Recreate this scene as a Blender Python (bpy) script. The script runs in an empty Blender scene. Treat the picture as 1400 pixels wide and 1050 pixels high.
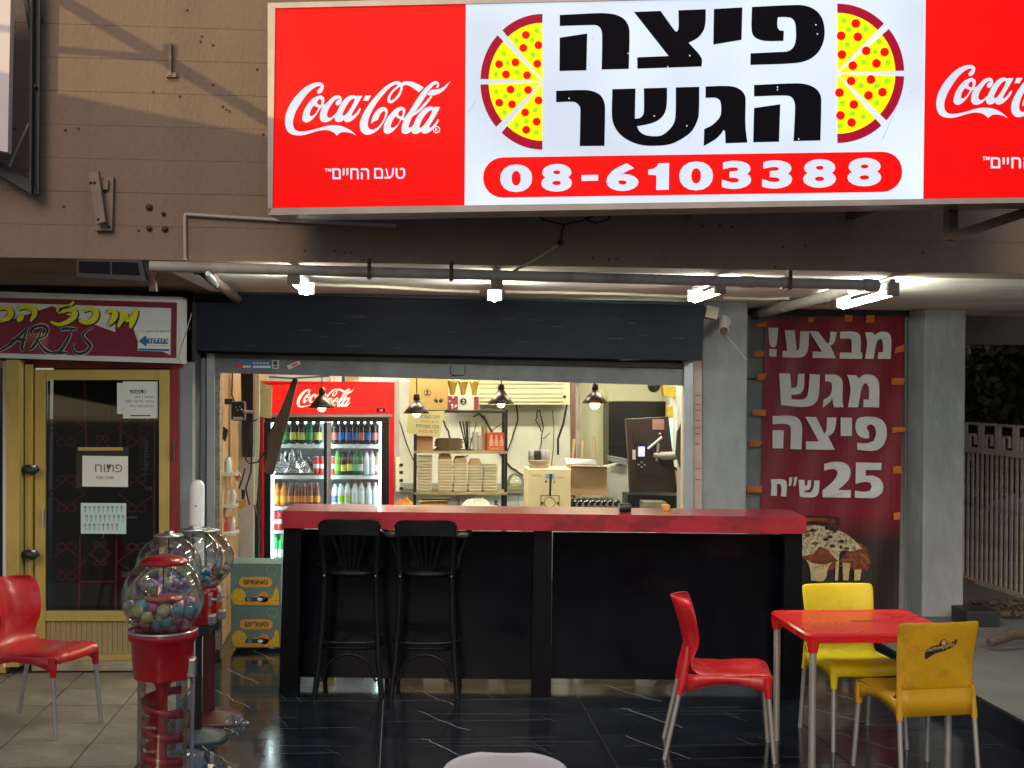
import bpy, math, random
from mathutils import Vector, Matrix
from mathutils.geometry import tessellate_polygon
random.seed(11)
rnd = random.uniform
C = bpy.context.scene.collection
SC = bpy.context.scene
R = math.radians
# ------------------------------------------------------------------ camera
F = 1780.0; H = 1.95
YAW, PITCH, ROLL = R(4.9), -math.atan(4/1780.0), R(0.5)
r0 = Vector((math.cos(YAW), -math.sin(YAW), 0))
fwd = Vector((math.sin(YAW)*math.cos(PITCH), math.cos(YAW)*math.cos(PITCH), math.sin(PITCH)))
u0 = r0.cross(fwd)
cr = r0*math.cos(ROLL)+u0*math.sin(ROLL)
cu = u0*math.cos(ROLL)-r0*math.sin(ROLL)
CAM = Vector((0, 0, H))
cd = bpy.data.cameras.new('camera'); cam = bpy.data.objects.new('camera', cd); C.objects.link(cam)
cd.sensor_width = 36; cd.lens = F/1400*36; cd.clip_start = .05; cd.clip_end = 500
m3 = Matrix((cr, cu, -fwd)).transposed()
cam.matrix_world = Matrix.Translation(CAM) @ m3.to_4x4()
SC.camera = cam
# ------------------------------------------------------------------ world, sun
w = bpy.data.worlds.new('World'); SC.world = w; w.use_nodes = True
nt = w.node_tree; nt.nodes.clear()
sky = nt.nodes.new('ShaderNodeTexSky'); sky.sky_type = 'NISHITA'; sky.sun_disc = False
sky.sun_elevation = R(38); sky.sun_rotation = R(192)
bg = nt.nodes.new('ShaderNodeBackground'); bg.inputs[1].default_value = 0.085
out = nt.nodes.new('ShaderNodeOutputWorld')
nt.links.new(sky.outputs[0], bg.inputs[0]); nt.links.new(bg.outputs[0], out.inputs[0])
sl = bpy.data.lights.new('sun', 'SUN'); sl.energy = 1.25; sl.angle = R(25); sl.color = (1, .77, .52)
so = bpy.data.objects.new('sun', sl); C.objects.link(so)
so.rotation_euler = (R(64), 0, R(-12)); so.location = (0, -5, 12)
vs = SC.view_settings; vs.view_transform = 'Standard'; vs.look = 'None'; vs.exposure = 0; vs.gamma = 1
SC.display_settings.display_device = 'sRGB'
SC.cycles.max_bounces = 8; SC.cycles.use_denoising = True
SC.cycles.sample_clamp_indirect = 4
# ------------------------------------------------------------------ rays
def ray(px, py): return (fwd+cr*((px-700)/F)+cu*((525-py)/F))
def dp(px, py, D): return CAM+ray(px, py)*D
def gz(px, py, z=0):
    d = ray(px, py); return CAM+d*((z-H)/d.z)
class Plane:
    def __init__(s, p, n): s.p = Vector(p); s.n = Vector(n).normalized()
    def __call__(s, px, py, off=0):
        d = ray(px, py); return CAM+d*(((s.p+s.n*off)-CAM).dot(s.n)/d.dot(s.n))
def YP(y): return Plane((0, y, 0), (0, -1, 0))
def XP(x, sgn=1): return Plane((x, 0, 0), (sgn, 0, 0))
def q(px, py, y): return YP(y)(px, py)
# ------------------------------------------------------------------ materials
MATS = {}
def M(name, col, rough=.5, metal=0, var=.12, vs_=4, bump=0, bs=60, emit=None, es=1, trans=0, alpha=1, coat=0, ior=1.45, dirt=None, dscale=3, dlo=.5, dhi=.7, stretch=(1, 1, 1), rvar=0, spec=.5):
    if name in MATS: return MATS[name]
    m = bpy.data.materials.new(name); m.use_nodes = True; t = m.node_tree; N = t.nodes; L = t.links
    b = N['Principled BSDF']
    b.inputs['Roughness'].default_value = rough; b.inputs['Metallic'].default_value = metal
    b.inputs['IOR'].default_value = ior
    b.inputs['Specular IOR Level'].default_value = spec
    if trans: b.inputs['Transmission Weight'].default_value = trans
    if alpha < 1: b.inputs['Alpha'].default_value = alpha
    if coat: b.inputs['Coat Weight'].default_value = coat; b.inputs['Coat Roughness'].default_value = .08
    c = (*col, 1)
    tc = N.new('ShaderNodeTexCoord'); mp = N.new('ShaderNodeMapping'); mp.inputs['Scale'].default_value = stretch
    L.new(tc.outputs['Object'], mp.inputs[0]); src = mp.outputs[0]
    if var or dirt:
        n = N.new('ShaderNodeTexNoise'); n.inputs['Scale'].default_value = vs_; n.inputs['Detail'].default_value = 6
        n.inputs['Roughness'].default_value = .62; L.new(src, n.inputs[0])
        hi = tuple(min(1, x*(1+var)) for x in col); lo = tuple(x*(1-var) for x in col)
        rp = N.new('ShaderNodeValToRGB'); rp.color_ramp.elements[0].position = .3; rp.color_ramp.elements[1].position = .7
        rp.color_ramp.elements[0].color = (*lo, 1); rp.color_ramp.elements[1].color = (*hi, 1)
        L.new(n.outputs['Fac'], rp.inputs[0]); cs = rp.outputs[0]
        if dirt:
            n2 = N.new('ShaderNodeTexNoise'); n2.inputs['Scale'].default_value = dscale; n2.inputs['Detail'].default_value = 8
            n2.inputs['Roughness'].default_value = .7
            L.new(src, n2.inputs[0]); r2 = N.new('ShaderNodeValToRGB')
            r2.color_ramp.elements[0].position = dlo; r2.color_ramp.elements[1].position = dhi
            L.new(n2.outputs['Fac'], r2.inputs[0]); mx = N.new('ShaderNodeMix'); mx.data_type = 'RGBA'
            L.new(r2.outputs[0], mx.inputs[0]); L.new(cs, mx.inputs[6]); mx.inputs[7].default_value = (*dirt, 1); cs = mx.outputs[2]
        L.new(cs, b.inputs['Base Color'])
        if rvar:
            mr = N.new('ShaderNodeMapRange'); mr.inputs[1].default_value = .3; mr.inputs[2].default_value = .7
            mr.inputs[3].default_value = max(0, rough-rvar); mr.inputs[4].default_value = min(1, rough+rvar)
            L.new(n.outputs['Fac'], mr.inputs[0]); L.new(mr.outputs[0], b.inputs['Roughness'])
    else: b.inputs['Base Color'].default_value = c
    if bump:
        nb = N.new('ShaderNodeTexNoise'); nb.inputs['Scale'].default_value = bs; nb.inputs['Detail'].default_value = 5
        L.new(src, nb.inputs[0]); bp = N.new('ShaderNodeBump'); bp.inputs['Strength'].default_value = bump; bp.inputs['Distance'].default_value = .01
        L.new(nb.outputs['Fac'], bp.inputs['Height']); L.new(bp.outputs[0], b.inputs['Normal'])
    if emit is not None:
        b.inputs['Emission Color'].default_value = (*emit, 1); b.inputs['Emission Strength'].default_value = es
    m.diffuse_color = c; MATS[name] = m; return m
def glassmat(name, tint=(.95, .97, .96), rough=.02, mixf=.88):
    # thin sheet: mostly see-through with a clear reflection
    if name in MATS: return MATS[name]
    m = bpy.data.materials.new(name); m.use_nodes = True; t = m.node_tree; N = t.nodes; L = t.links; N.clear()
    o = N.new('ShaderNodeOutputMaterial'); tr = N.new('ShaderNodeBsdfTransparent'); tr.inputs[0].default_value = (*tint, 1)
    g = N.new('ShaderNodeBsdfGlossy'); g.inputs['Roughness'].default_value = rough
    lw = N.new('ShaderNodeLayerWeight'); lw.inputs[0].default_value = .32
    mr = N.new('ShaderNodeMapRange'); mr.inputs[3].default_value = 1-mixf; mr.inputs[4].default_value = .75
    mx = N.new('ShaderNodeMixShader'); L.new(lw.outputs['Fresnel'], mr.inputs[0]); L.new(mr.outputs[0], mx.inputs[0])
    L.new(tr.outputs[0], mx.inputs[1]); L.new(g.outputs[0], mx.inputs[2]); L.new(mx.outputs[0], o.inputs[0])
    MATS[name] = m; return m
# ------------------------------------------------------------------ mesh builder
WM = {}
class MB:
    def __init__(s): s.v = []; s.f = []; s.mi = []; s.sm = []
    def add(s, vs, fs, mi=0, smooth=False):
        o = len(s.v); s.v += [Vector(a) for a in vs]
        for f in fs: s.f.append([i+o for i in f]); s.mi.append(mi); s.sm.append(smooth)
        return s
    def box(s, c, size, rz=0, mi=0, mat=None):
        x, y, z = [a/2 for a in size]; m = mat or Matrix.Rotation(rz, 3, 'Z'); c = Vector(c)
        vs = [c+m@Vector((a*x, b*y, d*z)) for d in (-1, 1) for b in (-1, 1) for a in (-1, 1)]
        return s.add(vs, [(0, 2, 3, 1), (4, 5, 7, 6), (0, 1, 5, 4), (2, 6, 7, 3), (0, 4, 6, 2), (1, 3, 7, 5)], mi)
    def b2(s, a, b, mi=0):
        a = Vector(a); b = Vector(b)
        return s.box((a+b)/2, [abs(b[i]-a[i]) for i in range(3)], mi=mi)
    def bar(s, a, b, wx, wy, mi=0, up=(0, 0, 1)):
        a = Vector(a); b = Vector(b); d = (b-a); L = d.length; d.normalize(); up = Vector(up)
        if abs(d.dot(up)) > .98: up = Vector((0, 1, 0))
        x = d.cross(up).normalized(); y = x.cross(d)
        return s.box((a+b)/2, (wx, wy, L), mi=mi, mat=Matrix((x, y, d)).transposed())
    def tube(s, pts, r, n=10, mi=0, caps=True):
        pts = [Vector(p) for p in pts]; k = len(pts); rs = r if isinstance(r, (list, tuple)) else [r]*k
        d0 = (pts[1]-pts[0]).normalized(); ref = Vector((0, 0, 1)) if abs(d0.z) < .9 else Vector((0, 1, 0))
        x = d0.cross(ref).normalized(); vs = []; fs = []
        for i in range(k):
            d = (pts[min(i+1, k-1)]-pts[max(i-1, 0)]).normalized()
            x = (x-d*x.dot(d)).normalized(); y = d.cross(x)
            for j in range(n):
                a = 2*math.pi*j/n; vs.append(pts[i]+(x*math.cos(a)+y*math.sin(a))*rs[i])
        for i in range(k-1):
            for j in range(n):
                fs.append((i*n+j, i*n+(j+1) % n, (i+1)*n+(j+1) % n, (i+1)*n+j))
        s.add(vs, fs, mi, True)
        if caps: s.add(vs[:n], [tuple(range(n))[::-1]], mi); s.add(vs[-n:], [tuple(range(n))], mi)
        return s
    def lathe(s, c, prof, n=24, mi=0, axis='z', smooth=True, caps=True):
        c = Vector(c); vs = []; fs = []
        for (r, z) in prof:
            for j in range(n):
                a = 2*math.pi*j/n; p = Vector((r*math.cos(a), r*math.sin(a), z))
                if axis == 'y': p = Vector((p.x, p.z, p.y))
                if axis == 'x': p = Vector((p.z, p.x, p.y))
                vs.append(c+p)
        for i in range(len(prof)-1):
            for j in range(n): fs.append((i*n+j, i*n+(j+1) % n, (i+1)*n+(j+1) % n, (i+1)*n+j))
        s.add(vs, fs, mi, smooth)
        if caps:
            if prof[0][0] > 1e-4: s.add(vs[:n], [tuple(range(n))[::-1]], mi)
            if prof[-1][0] > 1e-4: s.add(vs[-n:], [tuple(range(n))], mi)
        return s
    def ball(s, c, r, n=14, mi=0, sq=1):
        k = n//2
        return s.lathe(c, [(max(1e-5, r*math.sin(math.pi*i/k)), -r*sq*math.cos(math.pi*i/k)) for i in range(k+1)], n, mi, caps=False)
    def px(s, loops, plane, thick=0.0, off=0.0, mi=0):
        """polygon given as seen in the photograph, laid on a real plane and given thickness behind it"""
        if not isinstance(loops[0][0], (list, tuple)): loops = [loops]
        l3 = [[Vector((a, b, 0)) for a, b in lp] for lp in loops]
        tris = tessellate_polygon(l3); flat = [p for lp in l3 for p in lp]
        fr = [plane(p.x, p.y, off) for p in flat]
        nn = plane.n if plane.n.dot(CAM-plane.p) > 0 else -plane.n
        ts = []
        for t in tris:
            a, b, c = [fr[i] for i in t]
            ts.append(t if (b-a).cross(c-a).dot(nn) > 0 else t[::-1])
        s.add(fr, ts, mi)
        if thick:
            bk = [p-nn*thick for p in fr]; s.add(bk, [t[::-1] for t in ts], mi)
            o = 0
            for lp in l3:
                k = len(lp)
                for i in range(k):
                    j = (i+1) % k; s.add([fr[o+i], fr[o+j], bk[o+j], bk[o+i]], [(0, 1, 2, 3)], mi)
                o += k
        return s
    def rect(s, x0, y0, x1, y1, plane, thick=0, off=0, mi=0):
        return s.px([(x0, y0), (x1, y0), (x1, y1), (x0, y1)], plane, thick, off, mi)
    def build(s, name, mats, parent=None, bev=0, solid=0, sub=0, kind=None, keep=False):
        if not isinstance(mats, (list, tuple)): mats = [mats]
        me = bpy.data.meshes.new(name)
        if s.v:
            lo = Vector([min(v[i] for v in s.v) for i in range(3)]); hi = Vector([max(v[i] for v in s.v) for i in range(3)])
            c = Vector(((lo.x+hi.x)/2, (lo.y+hi.y)/2, lo.z))
        else: c = Vector((0, 0, 0))
        if keep: c = Vector((0, 0, 0))
        if solid:
            key = {}; nv = []; mp_ = []
            for v in s.v:
                q_ = (round(v.x, 5), round(v.y, 5), round(v.z, 5))
                if q_ not in key: key[q_] = len(nv); nv.append(v)
                mp_.append(key[q_])
            s.v = nv; s.f = [[mp_[i] for i in f] for f in s.f]
        me.from_pydata([tuple(v-c) for v in s.v], [], s.f)
        for m in mats: me.materials.append(m)
        me.polygons.foreach_set('material_index', s.mi); me.polygons.foreach_set('use_smooth', s.sm)
        me.update(); o = bpy.data.objects.new(name, me); C.objects.link(o); o.location = c
        WM[o] = Matrix.Translation(c)
        if parent is not None: o.parent = parent; o.matrix_parent_inverse = WM[parent].inverted()
        if solid: md = o.modifiers.new('s', 'SOLIDIFY'); md.thickness = solid; md.offset = 0
        if sub: md = o.modifiers.new('u', 'SUBSURF'); md.levels = sub; md.render_levels = sub
        if bev: md = o.modifiers.new('b', 'BEVEL'); md.width = bev; md.segments = 2; md.limit_method = 'ANGLE'; md.angle_limit = R(40)
        if kind: o['kind'] = kind
        return o
def tag(o, label, cat, group=None):
    o['label'] = label; o['category'] = cat
    if group: o['group'] = group
    return o
def thing(name, label, cat, loc=(0, 0, 0), rz=0, group=None):
    o = bpy.data.objects.new(name, None); C.objects.link(o); o.empty_display_size = .1
    o.location = loc; o.rotation_euler = (0, 0, rz)
    WM[o] = Matrix.Translation(Vector(loc)) @ Matrix.Rotation(rz, 4, 'Z')
    return tag(o, label, cat, group)
def put(o, loc, rz=0):
    o.location = loc; o.rotation_euler = (0, 0, rz); WM[o] = Matrix.Translation(Vector(loc)) @ Matrix.Rotation(rz, 4, 'Z'); return o
def dup(o, loc, rz=None, label=None, group=None, mats=None):
    def cp(a, par):
        c = a.copy(); C.objects.link(c)
        if par is not None: c.parent = par
        if mats and a.data and a.data.materials and a.data.materials[0].name in mats:
            c.data = a.data.copy(); c.data.materials[0] = mats[a.data.materials[0].name]
        for ch in list(a.children): cp(ch, c)
        return c
    r = cp(o, None); r.location = loc
    if rz is not None: r.rotation_euler = (0, 0, rz)
    if label: r['label'] = label
    if group: r['group'] = group
    return r
def smooth(pts, k=4, corner=48):
    n = len(pts); P = [Vector((a, b)) for a, b in pts]; tn = []
    for i in range(n):
        a = P[i]-P[i-1]; b = P[(i+1) % n]-P[i]; la, lb = a.length, b.length
        if la < 1e-6 or lb < 1e-6: tn.append(None); continue
        an = math.degrees(a.angle(b))
        tn.append(None if an > corner else (a+b).normalized())
    out = []
    for i in range(n):
        j = (i+1) % n; p, r_ = P[i], P[j]; L = (r_-p).length
        d = (r_-p).normalized() if L > 1e-6 else Vector((0, 0)); t0 = tn[i] or d; t1 = tn[j] or d
        kk = 1 if (tn[i] is None and tn[j] is None) else k
        for s in range(kk):
            t = s/kk; h = (2*t**3-3*t*t+1, t**3-2*t*t+t, -2*t**3+3*t*t, t**3-t*t)
            v = p*h[0]+t0*L*h[1]+r_*h[2]+t1*L*h[3]; out.append((v.x, v.y))
    return out
def sc(pts, ox, oy, s): return [(ox+a/s, oy+b/s) for a, b in pts]
def smo(pts, ox, oy, s, corner=48): return sc(smooth(pts, corner=corner), ox, oy, s)
def rr(x0, y0, x1, y1, r, dy=0, n=6):
    out = []
    for cx, cy, a0 in ((x1-r, y0+r, -90), (x1-r, y1-r, 0), (x0+r, y1-r, 90), (x0+r, y0+r, 180)):
        for i in range(n+1):
            a = R(a0+90*i/n); out.append((cx+r*math.cos(a), cy+r*math.sin(a)))
    return [(x, y+dy*(x-x0)/(x1-x0)) for x, y in out]
def ell(cx, cy, rx, ry=None, n=20, a0=0, a1=360):
    ry = ry or rx; full = abs(a1-a0) >= 360
    return [(cx+rx*math.cos(R(a0+(a1-a0)*i/(n if full else n-1))), cy+ry*math.sin(R(a0+(a1-a0)*i/(n if full else n-1)))) for i in range(n)]
def brush(mb, pts, w, plane, off, mi=0, taper=True, thick=0):
    n = len(pts); P = [Vector(p) for p in pts]; fine = []
    for i in range(n-1):
        a = P[max(i-1, 0)]; b = P[i]; c = P[i+1]; d = P[min(i+2, n-1)]
        for s in range(5):
            t = s/5; fine.append(.5*((2*b)+(c-a)*t+(2*a-5*b+4*c-d)*t*t+(3*b-a-3*c+d)*t**3))
    fine.append(P[-1]); m = len(fine); l = []; r_ = []
    for i, p in enumerate(fine):
        d = (fine[min(i+1, m-1)]-fine[max(i-1, 0)]).normalized(); nn = Vector((-d.y, d.x)); t = i/(m-1)
        ww = w/2*((.35+.65*math.sin(math.pi*min(1, max(0, t*1.0)))) if taper else 1)
        l.append(plane(*(p+nn*ww), off)); r_.append(plane(*(p-nn*ww), off))
    for i in range(m-1): mb.add([l[i], r_[i], r_[i+1], l[i+1]], [(0, 1, 2, 3)], mi)
    return mb
_tc = {}
def glyphs(s, weight=0.0, shear=0.0):
    k = (s, weight, shear)
    if k in _tc: return _tc[k]
    cu_ = bpy.data.curves.new('t', 'FONT'); cu_.body = s; cu_.offset = weight; cu_.shear = shear; cu_.resolution_u = 4
    o = bpy.data.objects.new('t', cu_); C.objects.link(o)
    dg = bpy.context.evaluated_depsgraph_get(); me = bpy.data.meshes.new_from_object(o.evaluated_get(dg))
    vs = [v.co.copy() for v in me.vertices]; fs = [tuple(p.vertices) for p in me.polygons]
    bpy.data.objects.remove(o); bpy.data.curves.remove(cu_); bpy.data.meshes.remove(me)
    if not vs: vs = [Vector((0, 0, 0))]
    x0 = min(v.x for v in vs); x1 = max(v.x for v in vs); y0 = min(v.y for v in vs); y1 = max(v.y for v in vs)
    r_ = ([((v.x-x0)/max(1e-6, x1-x0), (v.y-y0)/max(1e-6, y1-y0)) for v in vs], fs); _tc[k] = r_; return r_
def text(mb, s, x0, y0, x1, y1, plane, off=.002, dy=0, weight=0, shear=0, mi=0, rot=False):
    """fit the string in the photo rectangle; dy = drop of the baseline over its width"""
    vs, fs = glyphs(s, weight, shear)
    if rot: pts = [plane(x0+(x1-x0)*(v), y1-(y1-y0)*(u), off) for u, v in [(a, 1-b) for a, b in vs]]
    else: pts = [plane(x0+(x1-x0)*u, y1-(y1-y0)*v+dy*u, off) for u, v in vs]
    nn = plane.n if plane.n.dot(CAM-plane.p) > 0 else -plane.n
    out = []
    for f in fs:
        a, b, c = [pts[i] for i in f[:3]]; out.append(f if (b-a).cross(c-a).dot(nn) > 0 else f[::-1])
    return mb.add(pts, out, mi)
def heb(s): return s[::-1]
# ------------------------------------------------------------------ palette
m_wall = M('wall_plaster', (.255, .19, .148), .92, var=.14, stretch=(1, 1, .45), vs_=2.2, bump=.7, bs=60, dirt=(.15, .108, .088), dscale=2.2, dlo=.5, dhi=.85, spec=.2)
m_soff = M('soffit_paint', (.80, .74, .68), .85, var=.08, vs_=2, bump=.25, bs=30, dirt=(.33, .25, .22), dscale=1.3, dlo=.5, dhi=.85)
m_col = M('pillar_plaster', (.30, .32, .34), .85, var=.2, vs_=4, bump=.8, bs=38, stretch=(1, 1, .5), dirt=(.42, .44, .46), dscale=4, dlo=.55, dhi=.8)
m_dark = M('dark_metal', (.02, .022, .028), .45, var=.3, vs_=9, bump=.1)
m_navy = M('navy_paint', (.010, .013, .024), .55, spec=.22, var=.35, vs_=3, dirt=(.06, .062, .066), dscale=5, dlo=.62, dhi=.85, stretch=(.6, 1, 2.5))
m_grey = M('grey_shutter', (.16, .17, .185), .45, .4, var=.2, vs_=6, bump=.1)
m_bluegrey = M('bluegrey_paint', (.20, .22, .27), .5, var=.15, vs_=5, bump=.15, bs=30)
m_steel = M('steel', (.55, .55, .55), .3, .9, var=.1)
m_alu = M('brushed_legs', (.42, .40, .385), .42, .55, var=.1, vs_=14)
m_pipe = M('pipe_grey', (.36, .33, .31), .55, var=.15, vs_=5, dirt=(.2, .16, .14), dscale=3)
m_white = M('white_plastic', (.75, .75, .76), .4, var=.05)
m_cream = M('cream_plastic', (.72, .66, .5), .45, var=.06)
m_black = M('black_plastic', (.012, .012, .013), .35, var=.2)
m_rust = M('rusty_steel', (.11, .07, .055), .8, .3, var=.5, vs_=18, bump=.4)
m_red = M('red_shell', (.60, .014, .02), .34, var=.1, vs_=5, bump=.04, coat=.15, dirt=(.50, .13, .12), dscale=9, dlo=.5, dhi=.8, rvar=.08)
m_yel = M('yellow_shell', (.78, .60, .01), .38, var=.1, vs_=5, bump=.05, coat=.15, dirt=(.55, .38, .02), dscale=7, dlo=.5, dhi=.9, rvar=.1)
m_yel2 = M('dull_yellow_shell', (.60, .325, .01), .5, var=.12, vs_=5, bump=.1, dirt=(.38, .2, .015), dscale=9, dlo=.52, dhi=.75, rvar=.1)
m_paper = M('paper', (.72, .73, .7), .8, var=.05)
m_ink = M('ink', (.03, .03, .035), .7, var=0)
m_card = M('cardboard', (.42, .27, .13), .85, var=.1, vs_=6, bump=.1)
# ------------------------------------------------------------------ ground
CZ = 2.54; YW = 6.63; YB = 9.0; YS = 9.3; YL = 8.85; YP_ = 9.78; YN = 10.12; YI = 13.4
m_ground = M('asphalt', (.05, .05, .05), .9, var=.2, vs_=20, bump=.5)
gnd = MB().box((0, 10, -.25), (120, 120, .02)).build('ground', m_ground, kind='structure')
m_tile = M('black_tile', (.0095, .012, .019), .13, var=.45, vs_=2.6, rvar=.06, ior=1.5, dirt=(.026, .029, .038), dscale=3.2, dlo=.5, dhi=.8)
m_vein = M('tile_vein', (.5, .52, .53), .25, var=.3, vs_=20)
m_vein2 = M('tile_vein_faint', (.16, .17, .18), .25, var=.4, vs_=20)
m_grout = M('grout', (.26, .27, .28), .8, var=.2, vs_=8)
XL = gz(297, 887).x; XK = gz(1400, 1029).x; X0 = gz(519, 1050).x; TW = 1.2; TD = .6
Y0 = gz(800, 1004).y
terr = MB().box(((XL+XK)/2, 8.9, -.06), (XK-XL, 9.4, .10)).build('terrace_floor', m_grout, kind='structure')
def tile_mesh(seed, x0, x1):
    rg = random.Random(seed); b = MB(); g = .0028
    b.b2((x0+g, g, -.0099), (x1-g, TD-g, 0))
    def vein(pts, wd, mi=1):
        P = [Vector((a, c, .0006)) for a, c in pts]
        for i in range(len(P)-1):
            d = (P[i+1]-P[i]).normalized(); n = Vector((-d.y, d.x, 0))*wd/2
            if all(x0+.01 < p.x < x1-.01 for p in (P[i], P[i+1])):
                b.add([P[i]-n, P[i+1]-n, P[i+1]+n, P[i]+n], [(0, 1, 2, 3)], mi)
    # one jagged white vein, a few hair lines
    x = .12+rg.uniform(0, .1); y = TD-.04; pts = [(x, y)]
    while y > .12: x += rg.uniform(.008, .045); y -= rg.uniform(.02, .06); pts.append((x, y))
    vein(pts, .0036)
    for k in range(rg.choice((2, 3))):
        y = rg.uniform(.06, TD-.06); xa = rg.uniform(.02, .3); xb = xa+rg.uniform(.6, 1.1); xb = min(xb, 1.18)
        s_ = rg.uniform(-.07, .09); y1 = min(TD-.02, max(.02, y+s_)); n = 6
        vein([(xa+(xb-xa)*i/n, y+(y1-y)*i/n+rg.uniform(-.004, .004)) for i in range(n+1)], rg.uniform(.002, .0034), 2)
    for k in range(rg.choice((1, 1, 2))):
        xa = rg.uniform(.45, .95); y = rg.uniform(.35, TD-.03); vein([(xa, y), (xa+rg.uniform(.05, .1), y-rg.uniform(.1, .3))], .002, 2)
    return b
_tp = {}
def lay(x0i, x1i, key, px_, py_):
    k = (round(x0i, 3), round(x1i, 3), key)
    if k not in _tp:
        o = tile_mesh(key, x0i, x1i).build('tile', [m_tile, m_vein, m_vein2], terr, keep=True); _tp[k] = o
    else:
        o = _tp[k].copy(); C.objects.link(o)
    o.location = (px_, py_, rnd(-.0005, .0005)); return o
for i in range(-4, 5):
    xa = X0+i*TW; a = max(0, XL-xa); b_ = min(TW, XK-xa)
    if b_-a < .05: continue
    for j in range(-8, 16):
        y = Y0+j*TD
        if y < 4.4 or y > 13.1: continue
        lay(a, b_, (i*7+j*3) % 5, xa, y)
# left pavement
m_pav = M('paver', (.31, .26, .20), .85, var=.22, vs_=3.5, bump=.5, bs=50, dirt=(.15, .12, .095), dscale=2.2, dlo=.45, dhi=.8)
m_pj = M('paver_joint', (.05, .042, .034), .95, var=.2)
pav = MB().b2((-7, 3.6, -.12), (XL-.004, YL+.6, -.012)).build('pavement', m_pj, kind='structure')
pw, pd = .445, .42; px0 = gz(97, 1048).x; py0 = gz(97, 1017).y; first = None
for i in range(-9, 6):
    for j in range(-5, 8):
        xa = px0+i*pw; ya = py0+j*pd; xb = min(xa+pw, XL-.006)
        if xb-xa < .04 or ya < 4.5 or ya+pd > YL+.55: continue
        if xb-xa > pw-.001 and first is not None:
            o = first.copy(); C.objects.link(o)
        else:
            g = .0045; o = MB().b2((g, g, -.01), (xb-xa-g, pd-g, 0)).build('paver', m_pav, pav, bev=.002, keep=True)
            if xb-xa > pw-.001: first = o
        o.location = (xa, ya, rnd(-.002, .0015)); o.rotation_euler = (rnd(-.003, .003), rnd(-.003, .003), 0)
# right raised walk with dark riser
m_walk = M('walk_stone', (.17, .165, .155), .8, var=.25, vs_=4, bump=.3, bs=40, dirt=(.10, .10, .1), dscale=2, dlo=.4, dhi=.8)
walk = MB().b2((XK+.03, 3.8, -.1), (9, 14.5, .14)).build('sidewalk', m_pj, kind='structure')
MB().b2((XK+.0, 3.8, -.1), (XK+.03, YP_+.4, .149)).build('kerb', m_tile, walk)
first = None
for i in range(0, 8):
    for j in range(0, 13):
        xa = XK+.03+i*.6; ya = 5+j*.6
        if ya > 12.2: continue
        if first is None: first = o = MB().b2((.003, .003, -.0105), (.597, .597, 0)).build('paving_slab', m_walk, walk, bev=.002, keep=True)
        else: o = first.copy(); C.objects.link(o)
        o.location = (xa, ya, .151+rnd(-.001, .001))
# ------------------------------------------------------------------ building
bld = thing('building', 'brown plastered concrete building whose overhang covers the pizza counter', 'building', (0, YW, 0))
z = CZ; first = None; k = 0
while z < 6.0:
    h = .166
    o = MB().b2((-9, YW+rnd(-.001, .0012), z+(.0 if k == 0 else .0006)), (9, YW+.34, z+h-.0005)).build('formwork_band', m_wall, bld, bev=.0006); z += h; k += 1
MB().b2((-9, YW+.01, CZ+.003), (9, YW+.3, 6.0)).build('wall_core', m_wall, bld)
XS = gz(232, 372, CZ).x
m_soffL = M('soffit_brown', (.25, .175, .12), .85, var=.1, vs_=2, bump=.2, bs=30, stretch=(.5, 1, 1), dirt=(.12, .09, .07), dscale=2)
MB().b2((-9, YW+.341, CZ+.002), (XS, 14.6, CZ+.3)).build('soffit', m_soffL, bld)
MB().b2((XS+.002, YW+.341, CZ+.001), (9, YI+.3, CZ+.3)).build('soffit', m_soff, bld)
def wallbox(name, x0, x1, y0, y1, z0, z1, mat, par=bld, bev=0): return MB().b2((x0, y0, z0), (x1, y1, z1)).build(name, mat, par, bev=bev)
# pillars
xa = q(960, 500, YS).x; xb = q(1022, 500, YS).x
wallbox('pillar', xa, xb, YS, YN+.02, 0, CZ, m_col, bev=.012)
xa = q(1262, 700, YP_).x; xb = q(1318.5, 700, YP_).x; XPR = xb
wallbox('pillar', xa, xb, YP_, YP_+.34, .0, CZ, m_col, bev=.012)
# recessed wall behind the banner, with steel edge strip
xa = q(1018, 600, YN).x; xb = q(1262, 600, YN).x
m_door = M('grey_door_paint', (.22, .25, .27), .55, var=.12, vs_=5, bump=.1)
wallbox('door_leaf', xa, xb-.02, YN, YN+.05, 0, CZ-.05, m_door)
wallbox('door_lintel', xa, xb+.2, YN-.03, YN+.06, CZ-.05, CZ, m_dark)
p = YP(YN)
MB().rect(1022, 517, 1040, 519.5, p, .004, .006).build('door_seam', m_dark, bld)
MB().rect(1237, 432, 1239.5, 860, p, .03, .03).build('door_edge_strip', m_steel, bld)
# deep beam seen right of the pillar
wallbox('beam', XPR-.1, 9, YP_+1.0, YP_+1.25, 2.30, CZ+.0005, M('beam_grey', (.2, .19, .19), .85, var=.1, bump=.2))
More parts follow.
